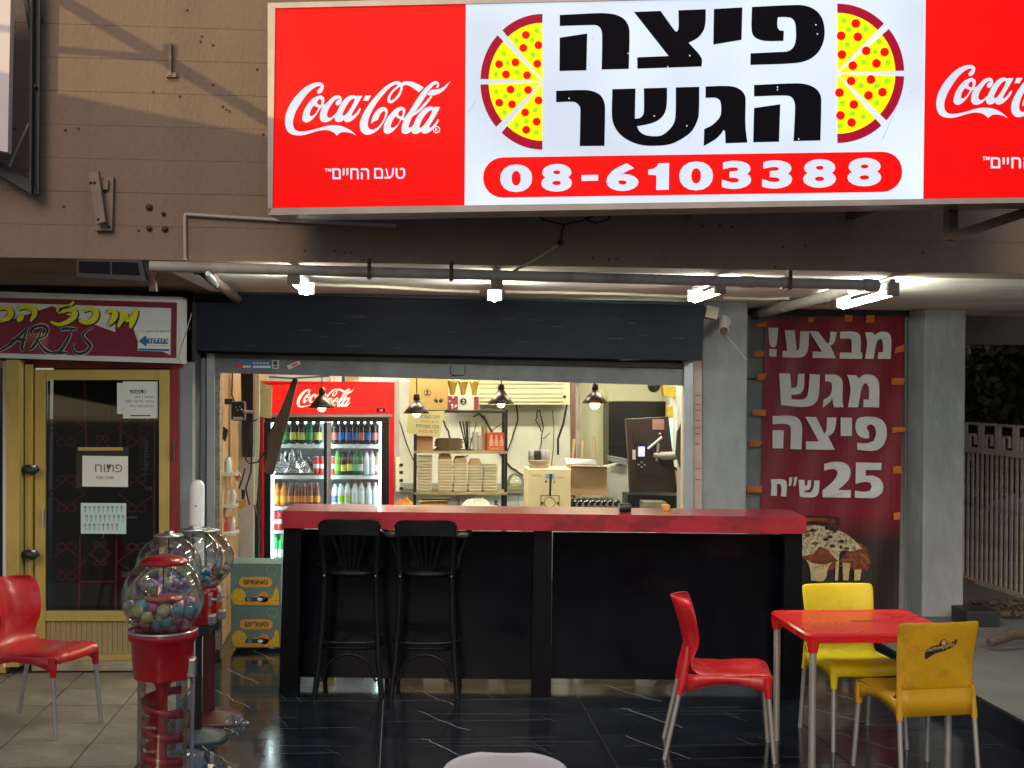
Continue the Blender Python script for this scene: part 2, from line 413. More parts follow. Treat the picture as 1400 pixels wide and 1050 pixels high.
# shop shell: side walls, back wall, ceiling band
XIL = q(298, 600, YS).x-.02; XIR = q(936, 600, YS).x+.02
m_iw = M('shop_wall', (.66, .66, .60), .7, var=.05, vs_=3, bump=.15, bs=25, dirt=(.5, .5, .42), dscale=2, dlo=.5, dhi=.9)
wallbox('side_wall', XIR+.051, XIR+.3, YS+.15, YS+.22, 0, CZ, m_iw)
wallbox('back_wall', XIL-.1, XIR+1.2, YI, YI+.1, 0, CZ, m_iw)
m_wood = M('warm_wood', (.50, .30, .15), .45, var=.25, vs_=3, bump=.1, stretch=(1, 6, .5), coat=.3)
zz = 0; n = 14
for i in range(n):
    ya = YS+.1+i*(YI-YS-.1)/n
    MB().b2((XIL-.05, ya+.003, 0), (XIL, ya+(YI-YS-.1)/n-.003, CZ)).build('wall_plank', m_wood, bld)
MB().b2((XIL-.1, YS+.1, 0), (XIL-.052, YI, CZ)).build('side_wall', m_iw, bld)
MB().b2((XIR+.25, YS+.23, 0), (XIR+.3, YI, CZ)).build('side_wall', m_iw, bld)
MB().b2((XIR, YS+.1, 0), (XIR+.05, YS+.22, CZ)).build('side_wall', M('pale_pine', (.62, .45, .30), .6, var=.15, vs_=4, stretch=(1, 1, .3)), bld)
# posts of the opening
pS = YP(YS)
MB().rect(262, 490, 281, 905, YP(YS-.05), .1).build('post', m_bluegrey, bld, bev=.003)
MB().rect(248, 398, 262, 905, YP(YS+.05), .1).build('post', m_dark, bld)
MB().rect(282.5, 483, 293, 890, YP(YS-.06), .06).build('shutter_rail', M('light_rail', (.42, .45, .5), .4, .4, var=.1), bld, bev=.003)
MB().rect(293.6, 505, 300.5, 888, YP(YS-.02), .12).build('rough_jamb', M('rough_jamb', (.25, .2, .16), .9, var=.5, vs_=40, bump=.6, bs=60), bld)
MB().rect(935.5, 492, 947.5, 900, YP(YS-.06), .06).build('shutter_rail', M('light_rail'  , (.42, .45, .5)), bld, bev=.003)
m_post = M('poster_pink', (.50, .36, .32), .6, var=.15, vs_=8)
jb = MB().rect(948, 490, 959.5, 900, YP(YS-.03), .1).build('post', m_post, bld)
t_ = MB()
for i, y in enumerate((540, 552, 560, 574, 584, 592, 606, 640, 655)):
    t_.rect(950.5, y, 957.5, y+1.6, YP(YS-.03), .0, .003)
t_.build('print', M('faded_red_ink', (.42, .10, .09), .7), jb)
# conduit, shutter housing and roller shutter
bx = thing('shutter_housing', 'long dark navy metal shutter box above the pizza counter opening', 'shutter box', q(600, 500, YB))
MB().px([(262, 402), (963, 417), (960, 493), (262, 479)], YP(YB), .45).build('casing', m_navy, bx, bev=.006)
MB().px([(264, 397.5), (963, 413), (963, 416.4), (264, 401.2)], YP(YB+.02), .3).build('top_flashing', m_dark, bx)
rg_ = random.Random(3); st = MB()
for i in range(26):
    x = rg_.uniform(275, 940); y = rg_.uniform(425, 482)+(x-262)*.018; L_ = rg_.uniform(6, 30)
    st.px([(x, y), (x+L_, y+.3+rg_.uniform(-.5, .8)), (x+L_*.8, y+1.1), (x+L_*.2, y+.9)], YP(YB), 0, .0015)
st.build('scratches', M('scuff', (.045, .048, .054), .6, var=.3, vs_=30), bx, kind='stuff')
MB().px([(262, 470), (962, 484), (962, 506), (262, 492)], YP(YS+.06), .05).build('backing', m_dark, bx)
sh = thing('roller_shutter', 'rolled up grey steel shutter with its bottom bar and small stickers showing', 'roller shutter', q(600, 520, YS))
P5 = YP(YS-.03)
MB().px([(288, 484), (945, 497), (945, 503.5), (288, 489.5)], YP(YS), .03).build('slat', m_grey, sh, bev=.002)
MB().px([(293, 490.5), (938, 504.5), (938, 511), (293, 496)], YP(YS-.01), .03).build('slat', m_grey, sh, bev=.002)
MB().px([(291, 489), (938, 506), (937, 527.5), (291, 509.5)], P5, .05).build('bottom_bar', m_grey, sh, bev=.006)
for (pts, col, nm) in (([(320, 491.5), (372, 493.5), (372, 505.5), (320, 503.5)], (.09, .16, .34), 'sticker'), ([(372, 492), (382, 492.5), (381, 504.5), (371, 504)], (.55, .55, .55), 'sticker'),
                       ([(392, 500), (409, 493), (411, 497.5), (395, 505.5)], (.72, .6, .58), 'sticker')):
    s = MB().px(pts, P5, .0015, .0035).build(nm, M('stk%.2f' % col[0], col, .5, var=.1), sh)
    d = MB()
    if col[0] < .2:
        d.px([(322, 498), (331, 496), (334, 502.5), (323, 502.5)], P5, 0, .005, 1); d.rect(332, 500, 343, 502.5, P5, 0, .0055); d.rect(346, 500, 370, 503, P5, 0, .005)
        for k in range(5): d.rect(346+k*4.6, 495.5, 349+k*4.6, 497.2, P5, 0, .005)
        d.build('print', [m_paper, M('sticker_red', (.5, .05, .04), .5)], s)
    elif col[0] > .7: d.px([(398, 499.5), (406, 496), (407, 498), (399, 501.7)], P5, 0, .005); d.build('print', M('sticker_red', (.5, .05, .04)), s)
    else: d.rect(374, 494, 379, 499, P5, 0, .005); d.rect(374, 500.5, 379.5, 502.5, P5, 0, .005); d.build('print', m_dark, s)
h_ = MB(); pts = [P5(616, 499+1, .012), P5(616, 510, .012), P5(619, 513, .012), P5(633, 513.3, .012), P5(636, 510.5, .012), P5(636, 501, .012)]
h_.tube(pts, .003, 6).build('pull_handle', m_dark, sh)
# ------------------------------------------------------------------ main illuminated sign
A = dp(370, 290, 5.95); B = dp(1265, 272, 5.77); nrm = Vector((-(B-A).y, (B-A).x, 0)).normalized()
if nrm.y > 0: nrm = -nrm
PS = Plane(A, nrm)
sg = thing('illuminated_sign', 'wide lit red and white pizzeria sign box with black Hebrew lettering above the counter', 'sign', A)
e_red = M('lit_red', (.16, 0, 0), .35, spec=.12, var=0, emit=(.93, .0, .0), es=1.0)
e_red2 = M('lit_red_shade', (.5, 0, 0), .35, spec=.1, var=0, emit=(.80, 0, 0), es=1)
e_wh = M('lit_white', (.2, .2, .2), .35, spec=.12, var=0, emit=(.72, .83, 1.0), es=.98)
e_yel = M('lit_yellow', (.6, .5, 0), .4, spec=.1, var=0, emit=(.95, .84, .0), es=.95)
e_cr = M('lit_crust', (.2, 0, .01), .4, spec=.1, var=0, emit=(.30, .001, .022), es=1)
e_gr = M('lit_green', (.2, .5, 0), .4, spec=.1, var=0, emit=(.22, .72, .02), es=.9)
e_pep = M('lit_tomato', (.5, 0, 0), .4, spec=.1, var=0, emit=(.78, .0, .002), es=1)
m_let = M('sign_black', (.003, .003, .008), .6, var=0, spec=.08)
m_fr = M('sign_frame', (.30, .27, .26), .4, .5, var=.12, vs_=8)
# uneven tube light behind the acrylic: lit_white/lit_red get it as slow noise in their emission
for mm, base, sc_ in ((e_wh, (.72, .83, 1.0), .14), (e_red, (.93, 0, 0), .07)):
    t = mm.node_tree; n = t.nodes.new('ShaderNodeTexNoise'); n.inputs['Scale'].default_value = 1.3; tc = t.nodes.new('ShaderNodeTexCoord')
    t.links.new(tc.outputs['Object'], n.inputs[0]); mr = t.nodes.new('ShaderNodeMapRange'); mr.inputs[1].default_value = .35; mr.inputs[2].default_value = .65
    mr.inputs[3].default_value = 1-sc_*1.6; mr.inputs[4].default_value = 1.0+sc_*.3; t.links.new(n.outputs[0], mr.inputs[0]); t.links.new(mr.outputs[0], t.nodes['Principled BSDF'].inputs['Emission Strength'])
TL, BL, TR, BR = (368, 6), (367, 292), (1480, -22), (1480, 275)
MB().px([(366, 5), (1470, -24), (1470, 274), (366, 293)], PS, .26, -.012).build('casing', m_fr, sg, bev=.004)
MB().px([(377, 11.5), (637, 5.5), (635, 281), (373, 283.5)], PS, .01, -.001).build('red_panel', e_red, sg)
MB().px([(638.3, 5.5), (1264.3, -8), (1261, 271.5), (636.3, 281)], PS, .01, -.001).build('white_panel', e_wh, sg)
MB().px([(1266, -8), (1470, -13), (1470, 268), (1262.5, 271.5)], PS, .01, -.001).build('red_panel', e_red, sg)
for loop in ([(366, 4), (1470, -25), (1470, -14), (377, 11)], [(366, 284.5), (1470, 269), (1470, 276), (366, 294)], [(366, 4), (376.4, 11), (372.5, 284), (366, 294)]):
    MB().px(loop, PS, .02, .012).build('frame_rail', m_fr, sg)
MB().px([(637, 5.5), (638.2, 5.5), (636.2, 281), (635.1, 281)], PS, .004, .002).build('panel_joint', e_wh, sg)
MB().px([(1264.6, -8), (1265.8, -8), (1262.3, 271.5), (1261.2, 271.5)], PS, .004, .002).build('panel_joint', e_wh, sg)
def letter(loops, name='letter', mat=m_let, off=.004, th=.003, par=sg, pl=PS):
    return MB().px(loops, pl, th, off).build(name, mat, par)
a7 = (750, 0, 7.); b7 = (940, 0, 7.); c7 = (750, 105, 7.); d7 = (940, 105, 7.)
def multi(name, polys, mat, par, pl, off=.004, th=.003):
    b = MB()
    for p in polys: b.px(p, pl, th, off)
    return b.build(name, mat, par)
HE1 = [smo([(107, 143), (450, 126), (540, 126), (640, 140), (720, 180), (762, 240), (775, 310), (768, 658), (508, 664), (512, 330), (500, 275), (470, 245), (430, 238), (107, 247)], *a7), sc([(107, 360), (370, 320), (362, 672), (104, 678)], *a7)]
multi('letter', HE1, m_let, sg, PS)
letter(smo([(818, 114), (1072, 104), (1210, 296), (1225, 303), (1240, 285), (1245, 240), (1243, 98), (1505, 88), (1500, 230), (1478, 300), (1425, 362), (1340, 408), (1464, 555), (1464, 635), (850, 656), (848, 548), (1150, 536)], *a7))
letter(sc([(253, 86), (525, 70), (517, 380), (247, 425)], *b7))
letter(smo([(617, 66), (1050, 47), (1150, 60), (1235, 105), (1290, 180), (1312, 290), (1300, 400), (1250, 500), (1160, 570), (1030, 603), (602, 620), (604, 510), (880, 497), (960, 490), (1010, 455), (1035, 390), (1038, 300), (1030, 220), (1000, 175), (940, 162), (870, 163), (862, 175), (862, 260), (880, 290), (922, 295), (918, 390), (780, 392), (700, 382), (640, 350), (614, 290)], *b7))
letter(smo([(72, 134), (340, 126), (430, 140), (500, 180), (535, 250), (541, 320), (535, 660), (298, 662), (304, 340), (300, 290), (275, 255), (235, 238), (72, 242)], *c7))
letter(smo([(610, 118), (832, 112), (826, 400), (870, 395), (900, 370), (912, 330), (912, 110), (1134, 104), (1132, 250), (1118, 330), (1080, 390), (1020, 430), (940, 455), (846, 472), (870, 520), (920, 555), (1000, 568), (1080, 560), (1150, 510), (1195, 450), (1214, 380), (1218, 101), (1443, 95), (1438, 360), (1420, 430), (1370, 520), (1280, 590), (1160, 645), (1000, 660), (880, 650), (770, 610), (680, 545), (625, 460), (606, 370)], *c7))
letter(smo([(173, 92), (370, 87), (460, 100), (520, 135), (550, 180), (556, 230), (553, 420), (560, 530), (573, 628), (364, 635), (358, 520), (345, 508), (320, 545), (270, 595), (155, 662), (160, 500), (230, 465), (290, 410), (318, 360), (320, 260), (305, 220), (270, 200), (173, 200)], *d7))
multi('letter', [smo([(637, 78), (1040, 62), (1150, 75), (1230, 115), (1270, 170), (1280, 235), (1272, 608), (1015, 614), (1030, 290), (1020, 230), (990, 190), (930, 178), (637, 187)], *d7), sc([(637, 298), (888, 262), (876, 620), (629, 626)], *d7)], m_let, sg, PS)
# phone strip
ph = MB().px(rr(660.5, 215.5, 1233.5, 270.5, 27, dy=-8.5), PS, .002, .003).build('number_strip', e_red, sg)
for ch, x0, y0, x1, y1 in (('0', 683.7, 224.9, 727.7, 262.9), ('8', 740, 224.3, 782, 262.3), ('-', 795, 239.4, 817.7, 247.4), ('6', 829, 223.4, 873, 261.4), ('1', 885.7, 223.4, 914.5, 259.8), ('0', 928.6, 220.9, 974.9, 260.6), ('3', 987, 220, 1027, 258.6), ('3', 1042, 219.4, 1083, 258), ('8', 1098, 217.7, 1142.9, 257), ('8', 1158.6, 216, 1204.9, 255)):
    (text(MB(), ch, x0, y0, x1, y1, PS, .006, weight=.045, dy=-.5) if ch != '1' else MB().px(sc([(910,782),(962,780),(960,907),(900,909),(901,838),(862,836),(862,812),(885,808),(905,795)],640,0,3.5), PS, .001, .006)).build('digit', e_wh, ph)
# pizza halves
def half(cx, cy, rx, ry, left):
    A_ = [(90, 132), (138, 178.2), (182.0, 224), (229, 270)] if left else [(-90, -45), (-40, -1.8), (2, 43), (48, 90)]
    for (a0, a1) in A_:
        mid = R((a0+a1)/2); ox, oy = 2.4*math.cos(mid), 2.4*math.sin(mid)
        arc = ell(cx+ox, cy+oy, rx, ry, 14, a0, a1); inn = ell(cx+ox, cy+oy, rx*.865, ry*.865, 14, a0, a1)
        s = MB().px(arc+inn[::-1], PS, .002, .0035).build('pizza_slice', e_cr, sg)
        MB().px([(cx+ox, cy+oy)]+inn, PS, .002, .004).build('cheese', e_yel, s)
half(742.5, 111.8, 83.5, 90.5, True); half(1144, 100.2, 90, 93, False)
def dots(lst, r_, ox, s_, mat, nm):
    for (x, y) in lst: MB().px(ell(ox+x/s_, y/s_, r_, n=14), PS, .001, .0062).build(nm, mat, sg)
dots([(276, 167), (336, 216), (264, 229), (331, 305), (148, 307), (226, 298), (181, 356), (282, 360), (203, 428), (287, 430), (149, 491), (210, 499), (337, 480), (273, 538), (328, 582), (278, 621)], 5.5, 640, 3.5, e_pep, 'tomato_print')
dots([(328, 147), (231, 194), (306, 191), (309, 261), (172, 257), (187, 302), (235, 346), (133, 356), (134, 439), (177, 461), (242, 454), (175, 538), (320, 527), (277, 580), (232, 597), (328, 633)], 3.5, 640, 3.5, e_gr, 'olive_print')
dots([(595, 112), (525, 171), (605, 176), (529, 261), (645, 243), (733, 249), (581, 314), (694, 303), (573, 387), (668, 380), (656, 456), (723, 441), (517, 443), (586, 500), (522, 552), (575, 586)], 6.1, 1000, 3.5, e_pep, 'tomato_print')
dots([(538, 97), (643, 137), (561, 142), (554, 212), (706, 199), (688, 247), (632, 297), (748, 300), (743, 387), (621, 409), (694, 411), (695, 492), (531, 493), (630, 558), (578, 543), (519, 603)], 3.8, 1000, 3.5, e_gr, 'olive_print')
# script logo, outlines in photo pixels (reused on the right panel and the fridge)
e = (380, 100, 11.667); f_ = (490, 100, 10.77)
LOGO = [
 [smo([(625, 300), (640, 265), (670, 235), (688, 228), (675, 205), (620, 212), (540, 262), (460, 340), (380, 450), (300, 580), (255, 690), (238, 780), (248, 860), (285, 910), (340, 930), (400, 930), (500, 915), (640, 880), (760, 845), (880, 830), (1000, 842), (1100, 880), (1180, 930), (1248, 995), (1180, 960), (1080, 938), (1000, 948), (938, 995), (900, 955), (850, 925), (780, 908), (700, 910), (600, 930), (480, 968), (380, 990), (290, 990), (210, 970), (150, 920), (118, 830), (115, 720), (145, 600), (210, 470), (300, 350), (420, 235), (540, 168), (640, 148), (700, 160), (732, 200), (725, 250), (700, 300), (665, 328), (635, 322)], *e)],
 [smo([(390, 700), (410, 610), (470, 500), (550, 410), (620, 370), (690, 355), (735, 390), (738, 450), (715, 515), (680, 560), (640, 620), (590, 690), (530, 750), (460, 785), (405, 765), (388, 730)], *e), smo([(585, 510), (600, 530), (650, 548), (620, 610), (580, 660), (530, 690), (505, 670), (515, 610), (545, 550)], *e), smo([(640, 430), (670, 408), (690, 430), (693, 480), (683, 508), (640, 500), (620, 470)], *e)],
 [smo([(700, 520), (760, 490), (820, 430), (880, 375), (950, 352), (1005, 370), (1018, 420), (1005, 470), (975, 505), (940, 515), (920, 495), (925, 460), (955, 430), (985, 415), (960, 408), (910, 430), (860, 490), (810, 570), (785, 640), (785, 690), (810, 712), (860, 700), (920, 645), (950, 625), (930, 680), (880, 720), (820, 765), (760, 782), (700, 775), (672, 730), (670, 660), (690, 590), (715, 545), (670, 560)], *e)],
 [smo([(1210, 352), (1250, 372), (1260, 360), (1345, 362), (1260, 510), (1180, 650), (1178, 680), (1200, 680), (1250, 630), (1300, 560), (1325, 565), (1290, 640), (1220, 720), (1160, 765), (1100, 780), (1060, 765), (1058, 735), (1020, 765), (960, 780), (915, 760), (908, 700), (940, 620), (1000, 500), (1060, 420), (1130, 365)], *e), smo([(1218, 402), (1228, 412), (1190, 500), (1130, 600), (1070, 670), (1035, 680), (1030, 650), (1060, 580), (1110, 490), (1170, 420)], *e)],
 [sc([(105, 328), (187, 328), (145, 405), (68, 405)], *f_)],
 [smo([(570, 118), (500, 135), (400, 195), (280, 310), (170, 440), (80, 580), (30, 700), (22, 790), (45, 860), (95, 900), (160, 902), (240, 870), (320, 800), (390, 690), (425, 610), (430, 560), (410, 515), (365, 500), (320, 510), (260, 560), (215, 630), (190, 700), (188, 745), (230, 710), (290, 685), (300, 650), (330, 590), (370, 555), (395, 560), (395, 600), (370, 680), (320, 760), (260, 810), (200, 832), (155, 815), (138, 770), (145, 700), (170, 620), (220, 520), (290, 410), (370, 310), (460, 215), (540, 168), (590, 168), (560, 200), (500, 250), (440, 340), (425, 400), (440, 435), (490, 440), (550, 400), (610, 330), (645, 250), (652, 190), (700, 172), (760, 190), (820, 230), (895, 280), (960, 210), (880, 165), (790, 128), (720, 118), (660, 130), (635, 148), (610, 125)], *f_), smo([(608, 198), (622, 204), (610, 260), (570, 330), (520, 385), (478, 402), (463, 385), (480, 330), (530, 260)], *f_)],
 [smo([(630, 495), (675, 510), (690, 550), (680, 600), (665, 655), (698, 662), (690, 690), (630, 690), (600, 740), (560, 800), (500, 860), (430, 895), (385, 880), (370, 840), (380, 760), (420, 670), (480, 590), (550, 525)], *f_), smo([(550, 635), (580, 660), (618, 680), (590, 740), (540, 790), (490, 808), (475, 790), (485, 740), (520, 670)], *f_), smo([(640, 540), (655, 560), (650, 610), (635, 642), (600, 630), (585, 600), (600, 565)], *f_)],
 [smo([(1150, 118), (1185, 140), (1188, 180), (1170, 218), (1143, 212), (1158, 175), (1155, 155), (1120, 170), (1060, 230), (1000, 320), (930, 430), (870, 520), (820, 590), (900, 520), (980, 430), (1060, 340), (1090, 340), (1020, 440), (930, 540), (850, 605), (795, 640), (760, 720), (735, 790), (745, 805), (780, 790), (815, 755), (790, 840), (740, 880), (690, 895), (645, 880), (635, 840), (645, 760), (690, 650), (770, 530), (870, 370), (960, 245), (1050, 160), (1100, 128)], *f_)],
 [smo([(1015, 320), (1060, 260), (1100, 240), (1180, 235), (1250, 205), (1310, 155), (1355, 118), (1300, 200), (1240, 265), (1160, 310), (1080, 330)], *f_)],
 [smo([(1070, 492), (1115, 510), (1125, 495), (1205, 497), (1130, 640), (1050, 770), (1040, 800), (1065, 800), (1120, 750), (1165, 680), (1188, 685), (1150, 760), (1090, 830), (1030, 875), (970, 890), (935, 875), (935, 850), (890, 880), (830, 895), (790, 880), (785, 840), (810, 760), (860, 650), (930, 560), (1000, 505)], *f_), smo([(1085, 540), (1090, 550), (1050, 640), (990, 730), (930, 800), (905, 805), (900, 780), (930, 700), (980, 620), (1040, 560)], *f_)],
]
def logo(plane, mat, par, x0, y0, sx, sy, shy=0, off=.004, reg=True, clip=None):
    b = MB()
    tr = lambda l: [(x0+(x-389)*sx, y0+(y-111)*sy+shy*(x-389)) for x, y in l]
    for g in LOGO:
        if clip and x0+(min(x for x, y in g[0])-389)*sx > clip: continue
        b.px([tr(l) for l in g], plane, .001, off)
    if reg:
        k = (596.8, 177.2); b.px([tr(ell(*k, 4.9, n=20)), tr(ell(*k, 3.7, n=20))], plane, .001, off)
        text(b, 'R', *tr([(k[0]-1.7, k[1]-2.2)])[0], *tr([(k[0]+1.9, k[1]+2.4)])[0], plane, off, weight=.02)
    return b.build('script_logo', mat, par)
logo(PS, e_wh, sg, 389, 111, 1, 1)
logo(PS, e_wh, sg, 1279.5, 87, 1.0, 1.0, 0)
b = MB(); text(b, heb('טעם'), 511.5, 229.5, 554, 244.5, PS, .004, weight=.008); text(b, heb('החיים'), 454.5, 230, 504.5, 245, PS, .004, weight=.012); text(b, 'TM', 444, 230.5, 453, 234.5, PS, .004, weight=.02)
b.build('slogan_lettering', e_wh, sg)
b = MB(); text(b, heb('החיים'), 1354.5, 215, 1412, 230, PS, .004, weight=.012); text(b, 'TM', 1343, 214, 1353, 219, PS, .004, weight=.02)
b.build('slogan_lettering', e_wh, sg)
for (x, y) in ((859, 73), (943, 76), (913, 91.5), (1115.5, 34), (1117.5, 46.5), (778, 134.5), (894.5, 158.5), (939, 172), (1063, 119), (1063, 122.5), (1092, 190), (739, 41), (811, 52)):
    MB().px(ell(x, y, .9, 1.1, n=8), PS, .0005, .0078).build('paint_chip', e_wh, sg)
m_sm = M('sign_smudge', (.2, .22, .26), .6, var=.3, emit=(.50, .58, .72), es=.9)
for l in ([(640, 152), (650, 137), (651, 138), (641.5, 153)], [(941, 190), (946, 180), (946.8, 180.5), (942, 191)], [(1244, 124), (1246, 123.6), (1246, 126), (1244, 126)], [(809, 51), (812, 50.5), (812, 53), (809.4, 53)], [(1206, 190), (1228, 140), (1229, 140.6), (1207.5, 191)]):
    MB().px(l, PS, .0005, .003).build('smudge', m_sm, sg)
nn = -nrm
for x in (430, 700, 980, 1240):
    for y in (266, 40):
        a_ = PS(x, y, -.27); MB().bar(a_, Vector((a_.x, YW, a_.z)), .04, .04).build('mounting_arm', m_rust, sg)
# ------------------------------------------------------------------ street lamp (the warm light on the upper wall comes from the left)
LP = Vector((-5.6, -2.2, 3.9)); PW = YP(YW)
lamp = thing('street_lamp', 'street lamp on a pole left of the frame throwing warm light on the wall', 'street lamp', (LP.x-.3, LP.y, 0))
MB().tube([(LP.x-.3, LP.y, 0), (LP.x-.3, LP.y, 3.75)], [.07, .045], 12).build('pole', m_dark, lamp)
MB().bar((LP.x-.3, LP.y, 3.72), (LP.x+.12, LP.y+.1, 3.66), .05, .05).build('arm', m_dark, lamp)
MB().box((LP.x, LP.y, 3.6), (.3, .2, .07)).build('lamp_head', m_dark, lamp)
ld = bpy.data.lights.new('street_lamp_light', 'SPOT'); ld.energy = 1700; ld.color = (1, .74, .34); ld.shadow_soft_size = .02
ld.spot_size = R(24); ld.spot_blend = .2
lo_ = bpy.data.objects.new('street_lamp_light', ld); C.objects.link(lo_); lo_.location = LP
tgt = PW(130, -10); lo_.rotation_euler = (tgt-LP).to_track_quat('-Z', 'Y').to_euler()
lo_.parent = lamp; lo_.matrix_parent_inverse = WM[lamp].inverted()
def toward(px, py, t): return LP+(PW(px, py)-LP)*t
# unseen blocker left of the frame, added so its top edge and bars cast the shadows
nb = thing('shadow_blocker', 'unseen dark board and bars left of the frame, added to cast shadows on the wall', 'sign', toward(0, 110, .62))
a = toward(-260, 58, .62); b = toward(900, 296, .62)
MB().add([a, b, b+Vector((0, 0, -1.9)), a+Vector((0, 0, -1.9))], [(0, 1, 2, 3)]).build('board', m_dark, nb, solid=.02)
for (p0, p1, wd) in (((60, 66), (233, 81), .035), ((64, -12), (372, 168), .05), ((233, 60), (233, 78), .05)):
    MB().bar(toward(*p0, .70), toward(*p1, .70), wd*.7, wd*.7).build('shadow_bar', m_dark, nb)
# ------------------------------------------------------------------ left bracket with the pale panel
D6 = YP(YW-.10); D5 = YP(YW-.32)
fr = thing('sign_bracket', 'dark steel angle frame holding the pale panel at the top left edge', 'bracket', D6(48, 260))
MB().px([(41, -30), (55, -30), (53, 266), (39, 262)], D6, .03).build('upright', m_dark, fr, bev=.003)
MB().px([(41.5, -30), (44.5, -30), (42.5, 262), (39.5, 262)], D6, .07, .05).build('upright_flange', m_dark, fr)
MB().px([(-60, 188), (46, 248), (50, 265), (42, 265), (-60, 203)], D6, .05, .01).build('bottom_rail', m_dark, fr, bev=.003)
MB().px([(26, -30), (31, -30), (45, 40), (41, 50)], D6, .03, -.02).build('brace', m_dark, fr)
MB().bar(D6(13, 228), D6(40, 168), .012, .012).build('stay_rod', m_pipe, fr)
for y in (20,):
    a = D6(47, y); MB().bar(a, Vector((a.x, YW, a.z)), .03, .03).build('wall_arm', m_dark, fr)
for (x, y) in ((47, 118), (43, 172), (34, 232)): MB().ball(D6(x, y, .02), .012, 8).build('bolt', m_rust, fr)
pp = MB().px([(-90, -30), (15, -30), (10.5, 208), (-90, 190)], D5, .06).build('panel', M('lilac_panel', (.68, .60, .66), .5, var=.05), None, bev=.003)
tag(pp, 'pale lilac sign panel cut off by the upper left edge', 'sign panel')
# small fixtures on the upper wall
m_wp = M('wall_paint_metal', (.25, .19, .15), .7, var=.15, vs_=10, bump=.2)
o = thing('wall_bracket', 'brown painted channel bracket leaning on the wall left of the sign', 'bracket', PW(138, 315))
MB().px([(121, 236), (134, 233), (144, 303), (131, 306)], PW, .045, .10).build('channel', m_wp, o, bev=.003)
MB().px([(136, 243), (155, 241), (153, 315), (130, 315), (130, 306), (144, 303)], PW, .03, .035).build('base_plate', m_wp, o, bev=.002)
MB().px([(138, 246), (148, 246), (147, 259), (141, 259)], PW, .03, .06).build('lug', m_wp, o, bev=.002)
for x, y in ((124, 250), (129, 250), (134, 300), (149, 310), (143, 262)): MB().ball(PW(x, y, .10 if x < 135 else .04), .008, 8).build('bolt', m_dark, o)
o = thing('wall_bracket', 'small upright steel flange fixed high on the yellow lit wall', 'bracket', PW(236, 105))
MB().rect(230, 58, 234, 103, PW, .04, .04).build('flange', m_wp, o, bev=.002)
MB().rect(227, 99, 241, 105, PW, .03, .032).build('foot', m_wp, o, bev=.002)
o = thing('wall_bracket', 'rusty steel bracket under the right end of the sign', 'bracket', PW(1300, 325))
D5b = Plane(dp(1300, 300, 6.0), (0, -1, 0))
MB().rect(1297, 287, 1310, 326, D5b, .06, .0).build('upright', m_rust, o, bev=.004)
MB().px([(1298, 319), (1400, 284), (1460, 266), (1460, 282), (1400, 298), (1306, 329), (1298, 327)], D5b, .05, .02).build('arm', m_rust, o, bev=.004)
for (x, y, lb) in ((204, 283, 'left'), (223, 292, 'top'), (204, 312, 'low'), (225, 313, 'right')): pass
an = thing('anchor_bolts', 'four old rusty anchor bolts left in the wall above the left shop', 'bolts', PW(213, 312))
for (x, y, r_) in ((204, 283, .014), (223.5, 292, .009), (204, 312, .012), (225.5, 313, .013)):
    MB().lathe(PW(x, y, .005), [(r_*1.3, 0), (r_*1.2, -.006), (r_*.5, -.007), (r_*.5, -.02)], 10, axis='y').build('bolt', m_rust, an)
hol = MB(); rg_ = random.Random(8)
for (x, y) in [(90, 178), (108, 176), (88, 282), (19, 176), (291, 62), (276, 50), (210, 126), (310, 150), (315, 152), (305, 146), (360, 184), (352, 95), (418, 343), (458, 343), (472, 345), (480, 346), (960, 309), (985, 308), (1000, 310), (1025, 295), (810, 353), (832, 355), (843, 354), (1102, 336), (1072, 338), (1060, 365), (1261, 345), (275, 57), (246, 132), (292, 116), (256, 14), (190, 315)]:
    hol.lathe(PW(x+rg_.uniform(-1, 1), y, .002), [(.001, -.002), (rg_.uniform(.003, .006), -.001), (.0075, .001)], 8, axis='y', caps=False)
hol.build('wall_pocks', m_rust, bld, kind='stuff')
# white conduit on the wall
cdt = MB(); m_con = M('conduit', (.42, .37, .34), .5, var=.1)
cdt.tube([PW(253, 355, .02), PW(252.5, 296, .02), PW(253.5, 293, .02), PW(257, 293, .02), PW(300, 296, .02), PW(420, 303, .02), PW(541, 309, .02)], .009, 8)
tag(cdt.build('conduit', m_con), 'thin pale conduit bending from the soffit up along the brown wall', 'conduit')
cb = thing('sign_cable', 'black cable loops hanging below the lit sign', 'cable', PW(768, 330))
for pts in ([(729, 292), (745, 301), (770, 307), (795, 302), (818, 292)], [(800, 300), (815, 305), (830, 300), (838, 292)], [(771, 307), (768, 318), (767, 331)]):
    MB().tube([PW(x, y, .04) for x, y in pts], .006, 6).build('loop', m_black, cb)
MB().ball(PW(766, 331, .03), .018, 10).build('plug', m_black, cb)
MB().tube([PW(763, 335, .03), PW(735, 353, .02), PW(702, 371, .02)], .007, 8).build('feed_conduit', M('yellowed_conduit', (.42, .36, .24), .5), cb)
